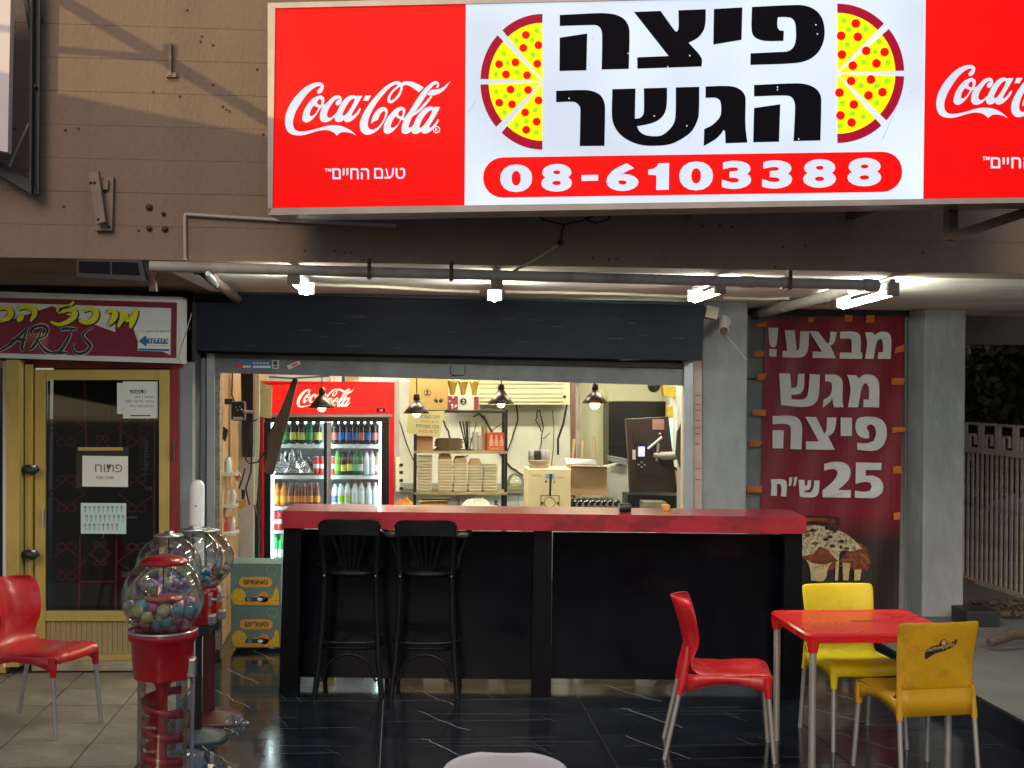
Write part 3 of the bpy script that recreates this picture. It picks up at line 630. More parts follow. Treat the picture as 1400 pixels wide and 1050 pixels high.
# ------------------------------------------------------------------ drain pipes under the soffit edge
Pp = YP(YW-.0)
pz = thing('drain_pipe', 'long grey drain pipe running along the soffit edge above the counter', 'pipe', Pp(700, 380))
ln = lambda x: 362+(x-205)*.0262
pts = [Pp(x, ln(x)+2, .045) for x in (205, 500, 750, 1000, 1185)]
MB().tube(pts, [.027]*5, 14).build('pipe', m_pipe, pz)
MB().tube([Pp(1180, 389, .045), Pp(1190, 390, .04), Pp(1196, 390.5, .0)], .034, 14).build('elbow', m_pipe, pz)
for x in (1022, 1072, 505): MB().tube([Pp(x-(9 if x == 1022 else 4), ln(x)+2, .045), Pp(x+(9 if x == 1022 else 4), ln(x)+2.2, .045)], .031, 14).build('coupling', m_pipe, pz)
for x in (505, 617, 1078): MB().box(Pp(x, ln(x)-2, .045), (.018, .075, .1)).build('strap', m_rust, pz)
p2_ = thing('drain_branch', 'pale pipe slanting down along the soffit towards the middle pillar', 'pipe', gz(1080, 415, CZ-.05))
MB().tube([gz(1165, 394, CZ-.045), gz(1120, 408, CZ-.045), gz(1034, 430, CZ-.045)], .035, 12).build('pipe', M('pipe_pale', (.55, .5, .47), .5, var=.12, vs_=6, dirt=(.3, .26, .24), dscale=4), p2_)
MB().tube([gz(1040, 428, CZ-.045), gz(1030, 431.5, CZ-.045)], .045, 12).build('collar', m_dark, p2_)
MB().tube([gz(1072, 418, CZ-.045), gz(1064, 420.5, CZ-.045)], .04, 12).build('coupling', m_pipe, p2_)
p3_ = thing('broken_pipe', 'broken rusty pipe stub hanging from the soffit at the left', 'pipe', gz(300, 390, CZ-.05))
MB().tube([gz(268, 371, CZ-.03), gz(283, 373, CZ-.05), gz(293, 384, CZ-.05), gz(312, 398, CZ-.05), gz(325, 409, CZ-.05)], [.02, .035, .03, .032, .028], 10).build('pipe', m_rust, p3_)
MB().tube([gz(284, 374, CZ-.09), gz(288, 380, CZ-.09), gz(297, 391, CZ-.09)], [.012, .02, .01], 8).build('torn_collar', m_steel, p3_)
cc = MB().tube([gz(x, y, CZ-.012) for x, y in ((430, 389), (520, 392), (600, 397), (655, 399))], .011, 6).build('soffit_cable', m_cream)
tag(cc, 'cream cable clipped on the soffit between the first and second tube lamp', 'cable')
cc = MB().tube([gz(x, y, CZ-.012) for x, y in ((690, 399), (760, 400), (850, 402), (945, 406))], .011, 6).build('soffit_cable', m_cream)
tag(cc, 'cream cable clipped on the soffit between the second and third tube lamp', 'cable')
cc = MB().tube([gz(x, y, CZ-.012) for x, y in ((990, 407), (1040, 409), (1080, 408))], .011, 6).build('soffit_cable', m_cream)
tag(cc, 'cream cable on the soffit right of the third tube lamp', 'cable')
# floodlight
fl = thing('floodlight', 'old black floodlight box under the wall above the left shop sign', 'floodlight', PW(150, 385))
MB().px([(104, 353), (194, 355), (200, 384), (105, 379)], PW, .16, .10).build('body', m_dark, fl, bev=.006)
MB().px([(108, 357), (150, 358), (150, 374), (108, 372)], PW, .004, .106).build('glass', M('lamp_glass', (.015, .015, .02), .1), fl)
MB().px([(153, 358), (188, 359), (191, 376), (153, 374)], PW, .004, .106).build('glass', M('lamp_glass', (.015, .015, .02)), fl)
MB().px([(197, 366), (211, 372), (213, 398), (204, 398), (203, 386), (195, 382)], PW, .06, .05).build('side_bracket', m_rust, fl, bev=.003)
# ------------------------------------------------------------------ tube lamps
m_tube = M('lit_tube', (.9, .9, .9), .4, var=0, emit=(.93, 1.0, .86), es=95)
def tube_lamp(x0, y0, x1, y1, label, drop=.09):
    a = gz(x0, y0, CZ-drop); b = gz(x1, y1, CZ-drop); d = (b-a); L_ = d.length; rz = math.atan2(d.y, d.x)-math.pi/2
    t = thing('tube_lamp', label, 'lamp', (a+b)/2, rz, 'tube lamps under the soffit')
    mtx = Matrix.Translation((a+b)/2) @ Matrix.Rotation(rz, 4, 'Z'); m_ = mtx.to_3x3()
    def bb(c, s, nm, mat, bev=.006): return MB().box(mtx@Vector(c), s, mat=m_).build(nm, mat, t, bev=bev)
    bb((0, 0, .062), (.034, L_+.02, .026), 'housing', m_pipe)
    bb((0, -L_/2-.005, .018), (.065, .05, .075), 'end_cap', m_pipe); bb((0, L_/2+.005, .02), (.09, .03, .07), 'end_cap', m_pipe)
    b_ = MB().tube([mtx@Vector((0, -L_/2+.02, .0)), mtx@Vector((0, L_/2-.0, .0))], .020, 12).build('diffuser', m_tube, t)
    return t
tube_lamp(402, 384, 419, 399, 'lit tube lamp under the soffit nearest the left end')
tube_lamp(679, 391, 676, 408, 'lit tube lamp end-on above the middle of the shutter box')
tube_lamp(984, 397, 950, 409, 'short lit tube lamp right above the security camera')
tube_lamp(1220, 400, 1153, 418, 'long lit tube lamp above the red banner')
sb = thing('socket_box', 'pale double socket box on the soffit beside the banner', 'socket', gz(1123, 413, CZ-.05))
PJ = YP(YP_-.7)
MB().rect(1114, 409, 1133, 420, PJ, .06).build('box', m_cream, sb, bev=.004)
for x in (1119, 1127.5): MB().px(ell(x, 414.5, 2.7), PJ, .002, .003).build('socket', m_pipe, sb)
# camera and junction box
pc = YP(YS-.04)
jb = MB().px([(968, 417), (984, 421), (980, 437), (964, 433)], YP(YS-.0), .08, .08).build('junction_box', m_cream, bev=.005)
tag(jb, 'small tilted cream junction box above the security camera', 'junction box')
sc_ = thing('security_camera', 'small white bullet security camera on the grey middle pillar', 'camera', pc(989, 456))
a = pc(990, 437, .06); b = pc(989.5, 452, .20)
MB().tube([a, b], [.034, .034], 14).build('body', m_white, sc_)
MB().tube([b+(a-b)*.02, b+(b-a)*.06], [.031, .029], 14).build('lens', M('lens_dark', (.12, .08, .05), .15), sc_)
MB().lathe(pc(991, 441, .045), [(.04, .0), (.04, -.03), (.02, -.05)], 14, axis='y').build('mount', m_white, sc_)
MB().tube([pc(992, 457, .004), pc(1005, 473, .004), pc(1021, 492, .004)], .0025, 6).build('wire', m_paper, sc_)
# ------------------------------------------------------------------ banner
PBN = YP(YN-.03)
bn = thing('banner', 'dark red vinyl price banner taped to the grey door beside the counter', 'banner', PBN(1130, 850))
m_ban = M('banner_vinyl', (.24, .014, .03), .38, var=.1, vs_=2, bump=.35, bs=3.5)
m_banw = M('banner_white', (.80, .82, .82), .4, var=.05, bump=.1, bs=3)
# cloth sheet with slight folds
def warp(u, v): return .012*math.sin(9*u-5*v+1)*(.3+v*(1-v)*2)+.007*math.sin(23*u+9*v)
NB_, MB_ = 26, 40
def bpt(u, v, off=0):
    xl = 1047-12*v; xr = 1236-8*v; yt = 436-(5*u); yb = 858
    return PBN(xl+(xr-xl)*u, yt+(yb-yt)*v, .012+warp(u, v)+off)
class BanP:
    n = Vector((0, -1, 0)); p = PBN.p
    def __call__(s, x, y, off=0):
        v = (y-434)/(858-434); xl = 1047-12*v; xr = 1236-8*v; u = (x-xl)/(xr-xl); return PBN(x, y, .012+warp(u, v)+off)
BP = BanP()
b = MB(); v0 = .655
for j in range(MB_):
    for i in range(NB_):
        u0_, u1_, w0, w1 = i/NB_, (i+1)/NB_, j/MB_, (j+1)/MB_
        b.add([bpt(u0_, w0), bpt(u0_, w1), bpt(u1_, w1), bpt(u1_, w0)], [(0, 1, 2, 3)], 0, True)
m_bdk = M('banner_photo_dark', (.035, .03, .028), .35, var=.5, vs_=3, dirt=(.10, .085, .06), dscale=2)
sh_ = b.build('sheet', [m_ban, m_bdk], bn)
# the print runs from maroon into a dark photographic ground near the lower third
t = m_ban.node_tree; bs_ = t.nodes['Principled BSDF']; src = bs_.inputs['Base Color'].links[0].from_socket
tcb = t.nodes.new('ShaderNodeTexCoord'); sx = t.nodes.new('ShaderNodeSeparateXYZ'); t.links.new(tcb.outputs['Object'], sx.inputs[0])
mrb = t.nodes.new('ShaderNodeMapRange'); zf = PBN(1130, 700).z-sh_.location.z; zg = PBN(1130, 742).z-sh_.location.z
mrb.inputs[1].default_value = zf; mrb.inputs[2].default_value = zg; mrb.inputs[3].default_value = 0; mrb.inputs[4].default_value = 1
t.links.new(sx.outputs['Z'], mrb.inputs[0]); mxb = t.nodes.new('ShaderNodeMix'); mxb.data_type = 'RGBA'
t.links.new(mrb.outputs[0], mxb.inputs[0]); t.links.new(src, mxb.inputs[6]); mxb.inputs[7].default_value = (.028, .02, .016, 1); t.links.new(mxb.outputs[2], bs_.inputs['Base Color'])
g_ = (1030, 430, 6.176); h_ = (1030, 550, 6.176)
def dens(l, n=3):
    out = []
    for i in range(len(l)):
        a, c = l[i], l[(i+1) % len(l)]; k = max(1, int(math.dist(a, c)/8))
        for s in range(k): out.append((a[0]+(c[0]-a[0])*s/k, a[1]+(c[1]-a[1])*s/k))
    return out
def bl(polys, tr, nm='letter'):
    b = MB()
    for p in polys: b.px(dens(smo(p, *tr)), BP, 0, .022)
    b.build(nm, m_banw, bn)
bl([[(127, 110), (210, 112), (198, 240), (185, 275), (150, 275), (135, 240)], [(134, 290), (198, 292), (195, 356), (134, 354)]], g_)
bl([[(265, 132), (350, 134), (365, 305), (380, 300), (388, 280), (395, 140), (472, 142), (462, 290), (440, 340), (400, 362), (246, 360), (246, 308), (285, 306)]], g_)
bl([[(470, 140), (545, 142), (625, 245), (645, 230), (650, 145), (705, 148), (690, 220), (672, 250), (650, 262), (697, 370), (500, 366), (500, 312), (580, 314)]], g_)
bl([[(732, 145), (830, 143), (880, 155), (905, 190), (905, 322), (920, 322), (918, 374), (728, 372), (730, 320), (830, 322), (828, 215), (815, 203), (732, 203)]], g_)
bl([[(943, 150), (1005, 152), (1025, 175), (1060, 150), (1110, 145), (1150, 165), (1165, 210), (1160, 375), (1050, 375), (1055, 318), (1095, 318), (1092, 240), (1080, 205), (1055, 215), (1035, 260), (1015, 374), (943, 373), (960, 260), (955, 200)]], g_)
bl([[(218, 495), (310, 498), (320, 620), (350, 620), (368, 600), (375, 500), (432, 500), (425, 620), (405, 660), (370, 675), (320, 678), (322, 712), (400, 718), (440, 705), (462, 660), (475, 502), (563, 508), (550, 690), (525, 745), (470, 775), (380, 780), (290, 772), (233, 765)]], g_)
bl([[(607, 507), (690, 507), (735, 530), (755, 580), (752, 720), (760, 783), (680, 783), (665, 705), (650, 735), (585, 788), (592, 720), (640, 690), (660, 650), (662, 590), (645, 568), (607, 565)]], g_)
bl([[(790, 510), (868, 512), (890, 540), (930, 510), (990, 508), (1040, 535), (1062, 590), (1062, 785), (928, 782), (930, 717), (975, 717), (975, 620), (955, 578), (930, 590), (910, 640), (885, 783), (798, 783), (820, 650), (812, 570)]], g_)
bl([[(162, 115), (310, 112), (370, 130), (405, 175), (412, 240), (405, 398), (312, 394), (315, 220), (300, 190), (265, 182), (162, 185)], [(162, 235), (256, 237), (252, 390), (162, 388)]], h_)
bl([[(438, 122), (530, 124), (600, 265), (615, 240), (622, 128), (703, 128), (690, 220), (665, 265), (630, 285), (688, 402), (444, 398), (444, 330), (552, 330)]], h_)
bl([[(737, 128), (832, 130), (832, 284), (737, 284)]], h_)
bl([[(895, 130), (1000, 122), (1080, 145), (1120, 200), (1125, 290), (1095, 365), (1040, 405), (960, 410), (878, 400), (876, 342), (960, 345), (1015, 325), (1035, 270), (1025, 210), (995, 185), (965, 195), (958, 220), (975, 250), (978, 303), (930, 303), (880, 270), (862, 215), (870, 160)]], h_)
bl([[(866, 508), (1082, 512), (1080, 572), (950, 572), (948, 620), (1010, 620), (1070, 650), (1098, 710), (1080, 770), (1020, 808), (930, 810), (855, 805), (858, 745), (930, 755), (985, 745), (1000, 710), (985, 680), (940, 672), (862, 690)]], h_, 'digit')
bl([[(597, 518), (690, 502), (770, 512), (812, 550), (820, 600), (800, 660), (715, 740), (823, 742), (822, 806), (583, 802), (583, 745), (670, 670), (705, 620), (710, 585), (685, 565), (650, 565), (597, 578)]], h_, 'digit')
bl([[(382, 655), (430, 655), (436, 708), (455, 700), (460, 658), (488, 658), (482, 715), (468, 740), (432, 748), (436, 764), (485, 760), (508, 720), (514, 660), (560, 660), (548, 770), (515, 800), (440, 803), (390, 795)]], h_)
bl([[(303, 632), (332, 632), (320, 700), (298, 712)], [(345, 632), (372, 632), (358, 700), (336, 712)]], h_, 'quote_mark')
bl([[(147, 650), (245, 648), (275, 665), (283, 700), (278, 796), (232, 794), (236, 720), (225, 690), (200, 690), (198, 790), (147, 790), (152, 700)]], h_)
# pizza photograph printed at the bottom: crust, toppings, hanging cheese
tr = (900, 700, 2.8)
def pr(pts, mat, off, nm='pizza_print'): return MB().px(dens(smo(pts, *tr, corner=80)), BP, 0, (off-.003)*8+.008).build(nm, mat, bn)
c1 = M('print_crust', (.30, .085, .03), .4, var=.75, vs_=26, dirt=(.09, .015, .006), dscale=24, dlo=.45, dhi=.6); c2 = M('print_cheese', (.62, .55, .36), .4, var=.4, vs_=30, dirt=(.16, .13, .03), dscale=34, dlo=.5, dhi=.6)
c3 = M('print_strand', (.66, .52, .28), .4, var=.3, vs_=12, dirt=(.3, .16, .03), dscale=20); c4 = M('print_dark', (.05, .008, .008), .4, var=.5, vs_=20)
pr([(545, 15), (690, 20), (700, 48), (640, 60), (545, 60)], c4, .0034)
pr([(545, 20), (600, 18), (680, 30), (670, 44), (600, 34), (545, 40)], c1, .0038)
pr([(545, 90), (600, 70), (700, 90), (790, 130), (812, 190), (800, 225), (770, 225), (720, 220), (690, 205), (650, 225), (600, 205), (560, 180), (545, 170)], c1, .0036)
pr([(545, 62), (600, 50), (660, 60), (720, 85), (760, 118), (780, 140), (740, 150), (700, 150), (690, 190), (660, 160), (630, 150), (600, 160), (570, 165), (545, 170)], c2, .0042)
pr([(640, 52), (670, 46), (690, 58), (680, 78), (655, 80), (638, 66)], c4, .0046)
rg_ = random.Random(5)
for (x, y) in ((570, 90), (600, 120), (640, 105), (665, 130), (700, 112), (720, 140), (590, 70), (620, 140), (655, 95)):
    pr([(x-11, y), (x-3, y-6), (x+10, y-4), (x+12, y+3), (x, y+6)], c4 if x % 3 else c1, .0048)
pr([(565, 180), (590, 195), (640, 200), (668, 190), (650, 215), (635, 262), (585, 262), (580, 215)], c3, .0044)
pr([(680, 190), (692, 190), (688, 262), (676, 262)], c3, .0044); pr([(705, 195), (735, 195), (728, 262), (708, 262)], c3, .0044)
pr([(752, 205), (780, 210), (772, 262), (750, 262)], c3, .0044)
pr([(585, 192), (640, 190), (660, 160), (640, 140), (600, 150)], c1, .0050)
m_tape = M('orange_tape', (.72, .19, .03), .5, var=.2, vs_=20, bump=.15, bs=40)
for pts in ([(1036, 443), (1049, 439), (1048, 447), (1034, 447)], [(1031, 481), (1046, 479.5), (1044, 488), (1030, 487.5)], [(1037, 512), (1048, 510), (1044, 520), (1034, 520)],
            [(1029, 560), (1047, 560), (1047, 568.5), (1029, 568)], [(1026, 602), (1044, 603), (1038, 610), (1025, 610)], [(1022, 664), (1042, 664.5), (1041, 673.5), (1022, 673)],
            [(1155, 430), (1166, 431), (1165, 440), (1155, 439)], [(1185, 431), (1196, 431), (1195, 441), (1184, 441)], [(1225, 475), (1236, 471), (1237, 480), (1223, 483)],
            [(1219, 517), (1237, 516.5), (1236, 526), (1219, 526)], [(1220, 584), (1237, 584), (1239, 590), (1220, 592)], [(1221, 638), (1232, 637), (1233, 647), (1221, 648)], [(1222, 701), (1231, 700), (1230.5, 710), (1222, 711)],
            [(1105, 434), (1115, 434), (1112, 441), (1104, 440)]):
    MB().px(pts, PBN, .001, .045).build('tape', m_tape, bn)
# ------------------------------------------------------------------ fence, ground and trees at the right
m_fence = M('fence_beige', (.50, .41, .34), .6, var=.15, vs_=5, dirt=(.16, .1, .07), dscale=4)
fa = gz(1318, 815); fb = gz(1400, 843); fd = (fb-fa).normalized(); fa = fa-fd*.9; fb = fb+fd*2.2; L_ = (fb-fa).length
fn = thing('fence', 'beige metal picket fence with square spiral tops right of the pillar', 'fence', fa)
nrmf = Vector((-fd.y, fd.x, 0))
zt = 1.60; z1 = 1.36
for z, s in ((zt, .04), (z1, .05), (.16, .05)):
    if z == zt: continue
    MB().bar(fa+Vector((0, 0, z)), fb+Vector((0, 0, z)), .045, s).build('rail', m_fence, fn, bev=.003)
n = int(L_/.086); first = None
for i in range(n):
    p = fa+fd*(i*.086+.03)
    if first is None: first = o = MB().box((0, 0, .68), (.034, .012, 1.36)).build('picket', m_fence, fn, keep=True)
    else: o = first.copy(); C.objects.link(o)
    o.location = p+nrmf*.036; o.rotation_euler = (0, 0, math.atan2(fd.y, fd.x))
first = None; k = int(L_/.30)
for i in range(k):
    if first is None:
        b = MB(); t_ = .022
        for a_, c_ in (((0, 0), (0, .24)), ((-.0, .24), (.24, .24)), ((.24, .24), (.24, 0)), ((.065, 0), (.065, .14)), ((.065, .14), (.165, .14)), ((.165, .14), (.165, .05))):
            b.bar((a_[0], 0, a_[1]), (c_[0], 0, c_[1]), t_, t_, up=(0, 1, 0))
        first = o = b.build('square_spiral', m_fence, fn, keep=True)
    else: o = first.copy(); C.objects.link(o)
    o.location = fa+fd*(i*.30+.02)+Vector((0, 0, z1)); o.rotation_euler = (0, 0, math.atan2(fd.y, fd.x))
m_dirt = M('dirt', (.16, .105, .075), .95, var=.3, vs_=5, bump=.8, bs=15, dirt=(.09, .06, .045), dscale=3)
b = MB(); NX, NY = 30, 24; rg_ = random.Random(2)
hh = [[.16+.05*math.sin(i*.7)*math.sin(j*.5)+rg_.uniform(0, .03) for j in range(NY+1)] for i in range(NX+1)]
for i in range(NX):
    for j in range(NY):
        g0 = lambda a, c: (XPR-.6+a*.35, 10.9+c*.5, hh[a][c]-.005-(.2 if c == 0 else 0))
        b.add([g0(i, j), g0(i+1, j), g0(i+1, j+1), g0(i, j+1)], [(0, 1, 2, 3)], 0, True)
b.build('terrain', m_dirt, kind='structure')
m_leaf = [M('leaf_dark', (.035, .042, .018), .7, var=.4, vs_=3), M('leaf_mid', (.09, .095, .035), .65, var=.4, vs_=3)]
m_bark = M('bark', (.06, .045, .035), .9, var=.3, vs_=12, bump=.6)
def tree(x, y, h, r_, seed, label):
    rg = random.Random(seed); t = thing('tree', label, 'tree', (x, y, 0), group='trees behind the fence')
    MB().tube([(x, y, 0), (x+.05, y, h*.35), (x-.05, y+.05, h*.7)], [.12, .09, .05], 10).build('trunk', m_bark, t)
    b = MB()
    cl = [(Vector((x+rg.gauss(0, r_*.5), y+rg.gauss(0, r_*.35), h*.12+rg.random()*h*.85)), rg.uniform(.25, .55), rg.random() < .4) for _ in range(64)]  # last value picks the mid leaf tone for a cluster at random
    for c_, rr_, lit in cl:
        for _ in range(150):
            d = Vector((rg.gauss(0, 1), rg.gauss(0, 1), rg.gauss(0, 1))).normalized()*rr_*rg.random()**.4; p = c_+d
            a = Vector((rg.gauss(0, 1), rg.gauss(0, 1), rg.gauss(0, 1))).normalized()*rg.uniform(.05, .12); e_ = a.cross(Vector((rg.random(), rg.random(), rg.random()))).normalized()*rg.uniform(.03, .055)
            b.add([p-a, p+e_, p+a, p-e_], [(0, 1, 2, 3)], int(lit))
    b.build('crown', m_leaf, t); return t
tx = q(1360, 520, 15).x
tree(tx-2.2, 16.2, 4.6, 1.3, 7, 'dark bushy tree half hidden behind the grey pillar')
tree(tx+.1, 17.4, 5.2, 1.9, 9, 'tall dark tree farthest behind the fence')
tree(tx-.9, 15.5, 4.2, 1.2, 1, 'dark bushy tree behind the fence close to the grey pillar')
tree(tx+.6, 14.8, 4.4, 1.3, 2, 'olive tinted bushy tree behind the fence at the right edge')
tree(tx+2.4, 15.5, 4.6, 1.4, 3, 'dark bushy tree beyond the right edge of the frame')
# debris by the fence foot
dbm = M('old_wood', (.10, .07, .05), .9, var=.4, vs_=9, bump=.6)
a = gz(1352, 889, .16); b_ = gz(1420, 880, .18)
o = MB().tube([a+Vector((0, 0, .05)), (a+b_)/2+Vector((0, 0, .09)), b_+Vector((0, 0, .06))], [.03, .04, .03], 9).build('log', dbm)
tag(o, 'weathered brown log lying on the walk at the right edge', 'log')
o = MB().b2(gz(1322, 858, .15), gz(1344, 848, .15)+Vector((0, 0, .12))).build('crate', m_dark, bev=.01)
tag(o, 'small black crate on the walk beside the pillar foot', 'crate')
lit = MB(); rg_ = random.Random(21)
for _ in range(420):
    p = gz(rg_.uniform(1322, 1460), rg_.uniform(822, 846), .17); a = rg_.uniform(0, 6.28); s = rg_.uniform(.02, .07)
    lit.add([p+Vector((math.cos(a)*s, math.sin(a)*s, rg_.uniform(0, .05))), p+Vector((-math.sin(a)*s*.4, math.cos(a)*s*.4, .01)), p-Vector((math.cos(a)*s, math.sin(a)*s, -rg_.uniform(0, .03)))], [(0, 1, 2)])
tag(lit.build('dry_leaves', dbm, kind='stuff'), 'dry leaves and litter along the foot of the fence', 'litter')
# ------------------------------------------------------------------ left shop
PL = YP(YL)
ls = thing('shopfront', 'yellow framed glass shop entrance with curled iron grille left of the counter', 'shopfront', PL(130, 915))
m_yf = M('yellow_frame', (.48, .34, .09), .6, var=.18, vs_=4, bump=.2, bs=30, dirt=(.22, .15, .05), dscale=4, dlo=.5, dhi=.85, stretch=(1, 1, .5))
m_rf = M('red_frame', (.22, .022, .02), .55, var=.2, vs_=6, dirt=(.1, .02, .015), dscale=5)
m_dg = M('rubber_grey', (.10, .11, .09), .6, var=.2)
def lrect(nm, x0, y0, x1, y1, mat, th, off, bev=.004, par=ls): return MB().rect(x0, y0, x1, y1, PL, th, off).build(nm, mat, par, bev=bev)
lrect('head_frame', -60, 487, 250, 503, m_rf, .10, .05)
lrect('side_frame', 232.5, 497, 245, 908, m_rf, .10, .045)
lrect('side_post', 245.5, 495, 263, 908, m_bluegrey, .12, .02)
lrect('mullion', 8, 492, 26, 912, m_yf, .18, .20)
lrect('mullion', 26.5, 497, 33, 910, m_dg, .10, .10)
lrect('mullion', 34, 498, 43, 908, m_yf, .10, .10)
lrect('mullion', -60, 492, 3.5, 503, m_yf, .05, .1)
lrect('mullion', 3.8, 494, 8, 912, m_white, .05, .16)
lrect('bottom_rail', -60, 858, 8, 920, m_yf, .08, .1)
MB().rect(-60, 503, 4, 858, PL, .006, .06).build('side_pane', M('dark_glass', (.02, .022, .027), .06, var=0), ls)
lrect('threshold', 43, 903.5, 236, 917, M('dirty_sill', (.33, .28, .2), .8, var=.3, vs_=8, bump=.3), .2, .06)
dr = thing('door', 'x', 'x'); bpy.data.objects.remove(dr)
dr = lrect('door', 47.5, 505.5, 61.5, 902, m_yf, .05, .06)
lrect('door_rail', 62, 505.5, 217, 519.5, m_yf, .05, .0595, par=dr)
lrect('door_stile', 217.5, 505.5, 231.5, 902, m_yf, .05, .06, par=dr)
lrect('door_rail', 62, 835.5, 217, 849, m_yf, .05, .0595, par=dr)
for i in range(22):
    x = 62.2+i*7.05; lrect('reed', x, 849.5, x+6.6, 895, M('reed_yellow', (.36, .27, .13), .75, var=.2, vs_=8, bump=.2, stretch=(1, 1, .3)), .02, .035+.004*(i % 2), .002, par=dr)
lrect('door_rail', 62, 895.5, 217, 903, m_yf, .05, .0595, par=dr)
gl = MB().rect(62, 520, 217, 835, PL, .006, .04).build('pane', glassmat('door_glass', (.74, .78, .80), .03, .985), dr)
for yy in (548, 641, 757):   # hinges and locks on the left stile
    if yy == 548: continue
    hb = thing('x', 'x', 'x'); bpy.data.objects.remove(hb)
    MB().tube([PL(31, yy+1, .12), PL(38, yy, .14), PL(45, yy+3, .14), PL(52, yy-1, .12)], [.02, .03, .032, .02], 10).build('lock', m_dark, dr)
    MB().ball(PL(46, yy-3, .14), .02, 10).build('keyhole', m_steel, dr)
lrect('latch', 57, 696, 60, 720, m_steel, .02, .08, .001, par=dr)
MB().tube([PL(238, 600, .07), PL(236.5, 612, .09), PL(237.5, 630, .07)], .008, 8).build('handle', m_rust, ls)
# room behind the door
ro = thing('room', 'x', 'x'); bpy.data.objects.remove(ro)
m_rm = M('dark_room', (.03, .03, .034), .8, var=.3, vs_=3)
xa = PL(-60, 600).x; xb = PL(262, 600).x
MB().b2((xa, YL+2.4, 0), (xb, YL+2.5, CZ)).build('room_wall', m_rm, ls)
MB().b2((xb-.02, YL+.11, 0), (xb, YL+2.4, CZ)).build('room_wall', m_rm, ls)
MB().b2((xa, YL+.11, 0), (xb-.03, YL+2.39, .02)).build('room_floor', m_rm, ls)
MB().b2((xa, YL+.11, 2.28), (xb-.03, YL+2.39, 2.3)).build('room_ceiling', m_rm, ls)
m_cl = [M('clothA', (.05, .05, .055), .9, var=.3), M('clothB', (.12, .02, .025), .9), M('clothC', (.10, .10, .11), .9)]
for i, (x0, y0, x1, y1, mt, lb) in enumerate(((128, 574, 168, 612, 0, 'dark shirt on a hanger seen through the shop door'), (190, 575, 212, 650, 2, 'dark printed bag hanging behind the glass at the right'), (120, 735, 162, 790, 0, 'dark garment low behind the glass under the blue leaflet'))):
    pl_ = YP(YL+.5); t = thing('hanging_item', lb, 'garment', pl_((x0+x1)/2, y1))
    MB().px(rr(x0, y0, x1, y1, 8), pl_, .03).build('body', m_cl[mt], t, bev=.004)
    MB().tube([pl_((x0+x1)/2, y0-14), pl_((x0+x1)/2+2, y0-10), pl_((x0+x1)/2, y0)], .003, 6).build('hook', m_steel, t)
    if i == 0: text(b2 := MB(), 'aaaa', 142, 584, 154, 588, pl_, .002); b2.rect(143, 591, 155, 592.5, pl_, 0, .002); b2.build('print', m_cl[2], t)
pl_ = YP(YL+.44); b2 = MB(); text(b2, 'Hermes', 194, 602, 203, 650, pl_, .0, weight=.03, rot=True)
hs = b2.build('window_lettering', M('grey_print', (.30, .30, .32), .6)); hs.parent = ls; hs.matrix_parent_inverse = WM[ls].inverted()
for (x0, y0, x1, y1) in ((198, 665, 208, 670), (173, 706, 187, 709), (186, 583, 207, 586)): MB().rect(x0, y0, x1, y1, pl_, .002).build('shelf_tag', M('grey_print', (.3, .3, .32)) if y0 != 583 else m_rf, ls)
# iron grille behind the glass
PG = YP(YL+.06); m_ir = M('red_iron', (.34, .06, .05), .6, var=.2)
gr = thing('x', 'x', 'x'); bpy.data.objects.remove(gr)
gr = MB().bar(PG(116, 522), PG(118, 612), .014, .014).build('grille', m_ir, ls)
for (a, b) in (((165, 570), (165, 612)), ((67, 520), (63, 835)), ((212, 545), (210, 835)), ((110, 732), (108, 835)), ((160, 732), (158, 835)), ((110, 795), (160, 795))):
    MB().bar(PG(*a), PG(*b), .013, .013).build('grille_bar', m_ir, gr)
def scroll(cx, cy, s, w_, flip=1):
    for sx in (-1, 1):
        for sy in (-1, 1):
            pts = []
            for i in range(22):
                t = i/21
                if t < .4: u = t/.4; pts.append((cx+sx*(w_*.5)*(1-u)**1.0, cy+sy*s*.55*u))
                else:
                    a = (t-.4)/.6*5.2; r_ = s*.24*(1-(t-.4)/.6*.75); pts.append((cx-sx*0+sx*(s*.24-r_*math.cos(a))*1.0, cy+sy*(s*.55+r_*math.sin(a))))
            MB().tube([PG(x, y) for x, y in pts], .0045, 6).build('scroll', m_ir, gr)
for cy in (585, 675, 768):
    scroll(91, cy, 34, 52); scroll(187, cy, 34, 52)
scroll(140, 612, 22, 20); scroll(137, 757, 22, 30)
# papers on the door
PD = YP(YL-.046)
def paper(x0, y0, x1, y1, label, sk=0, name='paper_notice', mat=m_paper, off=0):
    o = MB().px([(x0, y0), (x1, y0+sk), (x1, y1+sk), (x0, y1)], PD, .001, off).build(name, mat); tag(o, label, 'notice'); return o
paper(160, 523.5, 173, 566, 'narrow white sheet tucked behind the printing notice on the door', off=.0)
o = paper(168, 521.5, 215.5, 572, 'white notice with printing services text at the top right of the door', off=.002)
b = MB(); text(b, heb('הדפסות'), 178, 533, 200, 538.5, PD, .0035)
for y, s, x0 in ((541, 'שחור / לבן', 184), (547, 'צילום / סריקה / פקס', 171), (553.5, 'שליחת פקס / מייל', 177)): text(b, heb(s), x0, y, 210, y+4, PD, .0035)
b.rect(178, 567.5, 206, 569, PD, 0, .0035); b.build('lettering', m_ink, o)
hd = MB().rect(104, 611, 176, 667, PL, .004, .042).build('dark_card', M('card_black', (.02, .02, .022), .6), ls)
MB().rect(107, 611.5, 168, 616, PL, .004, .047).build('tape_strip', m_yf, ls)
o = paper(112.5, 623, 175, 665, 'white open sign with grey Hebrew word in the middle of the door', .8, off=.004)
